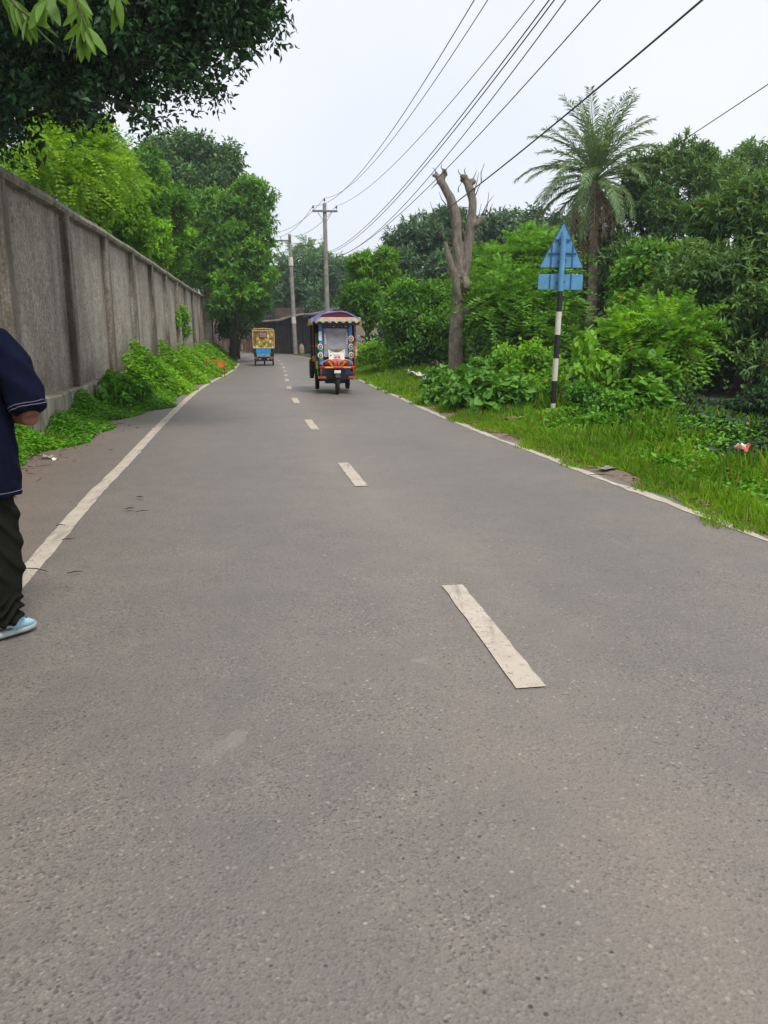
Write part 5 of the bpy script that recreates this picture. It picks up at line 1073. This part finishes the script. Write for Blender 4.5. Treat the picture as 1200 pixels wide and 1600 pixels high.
        for (x_, y_) in ((-.022, .10), (.0, .115), (.022, .10), (-.014, .14), (.014, .14), (.035, .125)): MB().lathe([(.0075, -.008), (.0075, .006)], Matrix.Translation(W_((x_, y_, .097 - 2.6 * (y_ - .07) ** 2 * 1.6 - .014 * (abs(x_) / .03) ** 2))), 8).build('vent_hole', HOLE, up)
        MB().tube([W_((x_, y_, z_)) for x_, y_, z_ in ((.044, .055, .06), (.047, -.01, .075), (.030, -.07, .085), (0, -.082, .088), (-.030, -.07, .085), (-.047, -.01, .075), (-.044, .055, .06))], .008, 7).build('heel_strap', CROC, so, smooth=True)
    mb = MB(); ball(mb, (0, .03, 1.675), .084, .102, .095); ball(mb, (0, -.015, 1.64), .075, .075, .075); remeshed(mb, 'hair', plain('black_hair', (.012, .010, .009), .6, var=.4, scale=40, bmp=.5), t, .01, 3, .003, 40, 2)
    ph = thing('phone', 'dark phone held in front of the person at the left edge', 'phone', t.location + Vector((-.05, .33, 1.20)), 0)
    MB().box((0, 0, 0), (.075, .009, .155), 0, (R(-25), 0, 0)).build('case', C_DARK, ph, bevel=.006); MB().box((0, -.006, 0), (.067, .003, .145), 0, (R(-25), 0, 0)).build('screen', pm('phone_glass', (.03, .03, .035), .1), ph)
roadside_person()
def driver():
    t = thing('person', 'driver sitting behind the dusty, reflection toned windscreen of the near rickshaw', 'person', nr.location + Matrix.Rotation(R(7.5), 3, 'Z') @ Vector((.02, .66, .84)), R(7.5) + PI)
    mb = MB(); head(mb, (0, .0, .70)); mb.tube([(0, 0, .48), (0, 0, .60)], .052, 10); mb.loft([ell((0, 0, z), ax, ay, 16) for z, ax, ay in ((0, .17, .13), (.2, .155, .11), (.4, .18, .11), (.48, .14, .08))])
    for s in (-1, 1): mb.tube([(s * .19, 0, .44), (s * .24, .08, .26), (s * .23, .26, .20)], [.05, .042, .03], 10); mb.tube([(s * .09, .02, .03), (s * .11, .33, .02), (s * .10, .30, -.34)], [.08, .06, .045], 10); hand(mb, (s * .23, .26, .20), (0, 1, -.1), (0, 0, 1), -s, 1.0); mb.tube([(s * .10, .28, -.34), (s * .10, .36, -.355)], [.04, .03], 8)
    remeshed(mb, 'body', SKIN, t, .012, 3)
    mb = MB(); mb.loft([ell((0, 0, z), ax, ay, 16) for z, ax, ay in ((-.02, .19, .15), (.2, .175, .13), (.4, .20, .13), (.50, .14, .09))]); 
    for s in (-1, 1): mb.tube([(s * .16, 0, .45), (s * .21, .02, .40), (s * .245, .07, .28)], [.07, .068, .062], 12)
    remeshed(mb, 'shirt', plain('grey_shirt', (.12, .12, .14), .9), t, .014, 3)
    mb = MB(); ball(mb, (0, -.02, .745), .082, .098, .075); remeshed(mb, 'hair', pm('hair_black', (.012, .01, .009), .6), t, .012, 2)
driver()

# ------------------------------------------------------------------ litter and small things
def crumpled(label, name, cat, px, Y, size, mats, seed, lift=.0, group=None, flat=.6):
    r = np.random.default_rng(seed); p = gpx(px, Y); t = thing(name, label, cat, (p.x, p.y, p.z + lift), r.uniform(0, 6), group); 
    for k, m in enumerate(mats):
        V = []; n = 6; 
        g = [[Vector((size * (i / n - .5) * (1 if k == 0 else .5), size * .7 * (j / 4 - .5) + k * size * .25, size * flat * (.35 + .3 * math.sin(i * 1.3 + seed + k) * math.cos(j * 1.1) + r.normal(0, .06)))) for i in range(n + 1)] for j in range(5)]
        mb = MB(); mb.loft(g, close=False, caps=False); mb.loft([[q - Vector((0, 0, .004)) for q in row] for row in g[::-1]], close=False, caps=False); mb.build('sheet' if k == 0 else 'torn_corner', m, t)
    return t
crumpled('crumpled red and white packet lying in the right verge', 'packet', 'litter', 1160, 8.05, .16, [plain('packet_red', (.50, .12, .09), .5), C_WHT], 3, .20, flat=.9)
crumpled('crumpled white paper on the dirt shoulder by the person', 'paper_scrap', 'litter', 85, 9.0, .10, [C_WHT], 4, .01)
crumpled('small white paper scrap at the edge of the left weeds', 'paper_scrap', 'litter', 147, 11.7, .11, [plain('scrap', (.6, .5, .45), .8)], 5, .05)
crumpled('grey crumpled packet at the weed edge beside the white paper', 'packet', 'litter', 76, 9.05, .13, [plain('scrap_grey', (.35, .31, .26), .8)], 6, .02)
crumpled('flat grey cardboard piece at the right grass edge', 'cardboard', 'litter', 948, 8.15, .19, [plain('card', (.24, .22, .19), .9)], 7, .05, flat=.15)
crumpled('brown rag lying in the grass in front of the striped post', 'rag', 'litter', 800, 12.1, .28, [plain('rag', (.17, .11, .07), .95)], 8, .06, flat=.4)
def white_pipe():
    a, b = gpx(633, 25.0), gpx(664, 20.4); t = thing('white_sheeting', 'strip of white sheeting lying on the verge left of the heart leaved bush', 'sheeting', a); d = b - a; L = d.length; s = Vector((-d.y, d.x, 0)).normalized()
    rows = [[d * q + s * (.20 * (u - .5)) + Vector((0, 0, .30 + .03 * math.sin(q * 14) + .03 * math.cos(u * 7 + q * 9))) for q in np.linspace(0, 1, 22)] for u in np.linspace(0, 1, 6)]; mb = MB(); mb.loft(rows, close=False, caps=False); mb.loft([[p - Vector((0, 0, .005)) for p in r_] for r_ in rows[::-1]], close=False, caps=False); mb.build('sheet', C_WHT, t, smooth=True)
    MB().tube([d * .0 + Vector((0, 0, .24)), d * .5 + Vector((0, 0, .27)), d + Vector((0, 0, .24))], .06, 8).build('rolled_edge', C_WHT, t, smooth=True)
white_pipe()
def marker():
    p = gpx(340, 28.5); t = thing('marker_board', 'small orange yellow marker board half hidden in the left weeds', 'marker', p, R(10))
    for x_ in (-.35, .25): MB().tube([(x_, 0, -.05), (x_, 0, .62)], .018, 6).build('leg', C_RUST, t)
    MB().box((.13, -.02, .47), (.22, .02, .24)).build('board', C_ORA, t); MB().box((-.2, -.02, .585), (.5, .02, .03)).build('rail', C_ORA, t); MB().box((.25, -.025, .47), (.03, .03, .3)).build('edge_post', C_RED, t)
marker()
def litter_bits():
    r = np.random.default_rng(91); n = 760; Y = r.uniform(4.2, 13, n); s = s_at(Y); x, y, nx, ny = cl(s); e = left_edge(y); d = e - .2 + np.abs(r.normal(0, .30, n)) - r.uniform(0, .25, n); px_, py_ = x + nx * d, y + ny * d; z = np.maximum(dip(py_) + .006, gz(px_, py_) + .040)
    a = r.uniform(0, 2 * PI, n); D = np.stack([np.cos(a), np.sin(a), r.normal(.05, .12, n)], 1); tw = r.uniform(size=n) < .4
    V, T = leaf_arrays(np.stack([px_, py_, z], 1), D, norm(UP + r.normal(0, .35, (n, 3))), np.where(tw, r.uniform(.06, .2, n), r.uniform(.03, .08, n)), np.where(tw, .006, r.uniform(.015, .035, n)), fold=.3)
    o = rawmesh('leaf_litter', V, T, LM['dry'], np.repeat(r.uniform(0, .8, n), 4)); o['kind'] = 'stuff'; o['label'] = 'dry leaves and twigs strewn on the left dirt shoulder'
    n = 260; Y = r.uniform(5, 16, n); s = s_at(Y); x, y, nx, ny = cl(s); d = right_edge(y) + .05 + np.abs(r.normal(0, .12, n)); px_, py_ = x + nx * d, y + ny * d; a = r.uniform(0, 2 * PI, n); V, T = leaf_arrays(np.stack([px_, py_, dip(py_) + .02 + 0 * px_], 1), np.stack([np.cos(a), np.sin(a), r.normal(.1, .15, n)], 1), norm(UP + r.normal(0, .4, (n, 3))), r.uniform(.04, .16, n), r.uniform(.008, .03, n))
    o = rawmesh('leaf_litter', V, T, LM['dry'], np.repeat(r.uniform(.2, .9, n), 4)); o['kind'] = 'stuff'; o['label'] = 'dry straw and leaves along the right road edge'
    for k, (px, py, ln, ang) in enumerate(((55, 893, .20, -.35), (107, 845, .09, .2), (95, 823, .07, .1), (203, 797, .05, .3), (218, 779, .045, -.3), (222, 801, .1, .4), (117, 897, .09, .5), (940, 744, .25, -.1))):
        d_ = ray(px, py); tt = CAM_H / -d_[2]; p = Vector((d_[0] * tt, d_[1] * tt, .012)); m = LM['dry'] if k in (3, 4) else BARK_D
        if k in (3, 4): mb = MB(); mb.add([(-ln, 0, 0), (0, -ln * .4, .012), (ln, 0, .004), (0, ln * .4, .010)], [(0, 1, 2), (0, 2, 3)]); o = mb.build('fallen_leaf', BARK_D)
        else: mb = MB(); mb.tube([(-ln / 2, 0, 0), (0, ln * .06, .004), (ln / 2, 0, 0)], [.003, .004, .002], 5); o = mb.build('fallen_twig', m)
        o.location = p; o.rotation_euler[2] = ang
        labs = ('long dark twig lying across the left edge line by the person', 'short twig on the road beside the left edge line', 'short dry twig lying on the left edge line', 'dark curled leaf on the road right of the left edge line', 'small dark leaf on the road, farther of two', 'thin stalk lying on the road beside the dark leaf', 'thin pale twig on the road, right of the long dark twig', 'dry stick at the right road edge by the grass')
        tag(o, labs[k], 'leaf' if k in (3, 4) else 'twig', 'twigs and leaves fallen on the road')
litter_bits()

# ------------------------------------------------------------------ damp summer air
def haze():
    m = bpy.data.materials.new('humid_air'); m.use_nodes = True; n = m.node_tree; n.nodes.clear(); o = n.nodes.new('ShaderNodeOutputMaterial'); v = n.nodes.new('ShaderNodeVolumePrincipled')
    v.inputs['Color'].default_value = (.86, .93, 1, 1); v.inputs['Density'].default_value = HAZE; v.inputs['Anisotropy'].default_value = .2; n.links.new(v.outputs[0], o.inputs['Volume'])
    b = MB().box((0, 400, 9), (900, 1100, 26)).build('haze', m); b['kind'] = 'stuff'; b['label'] = 'thin humid haze over the whole scene'
HAZE = .0008
haze()
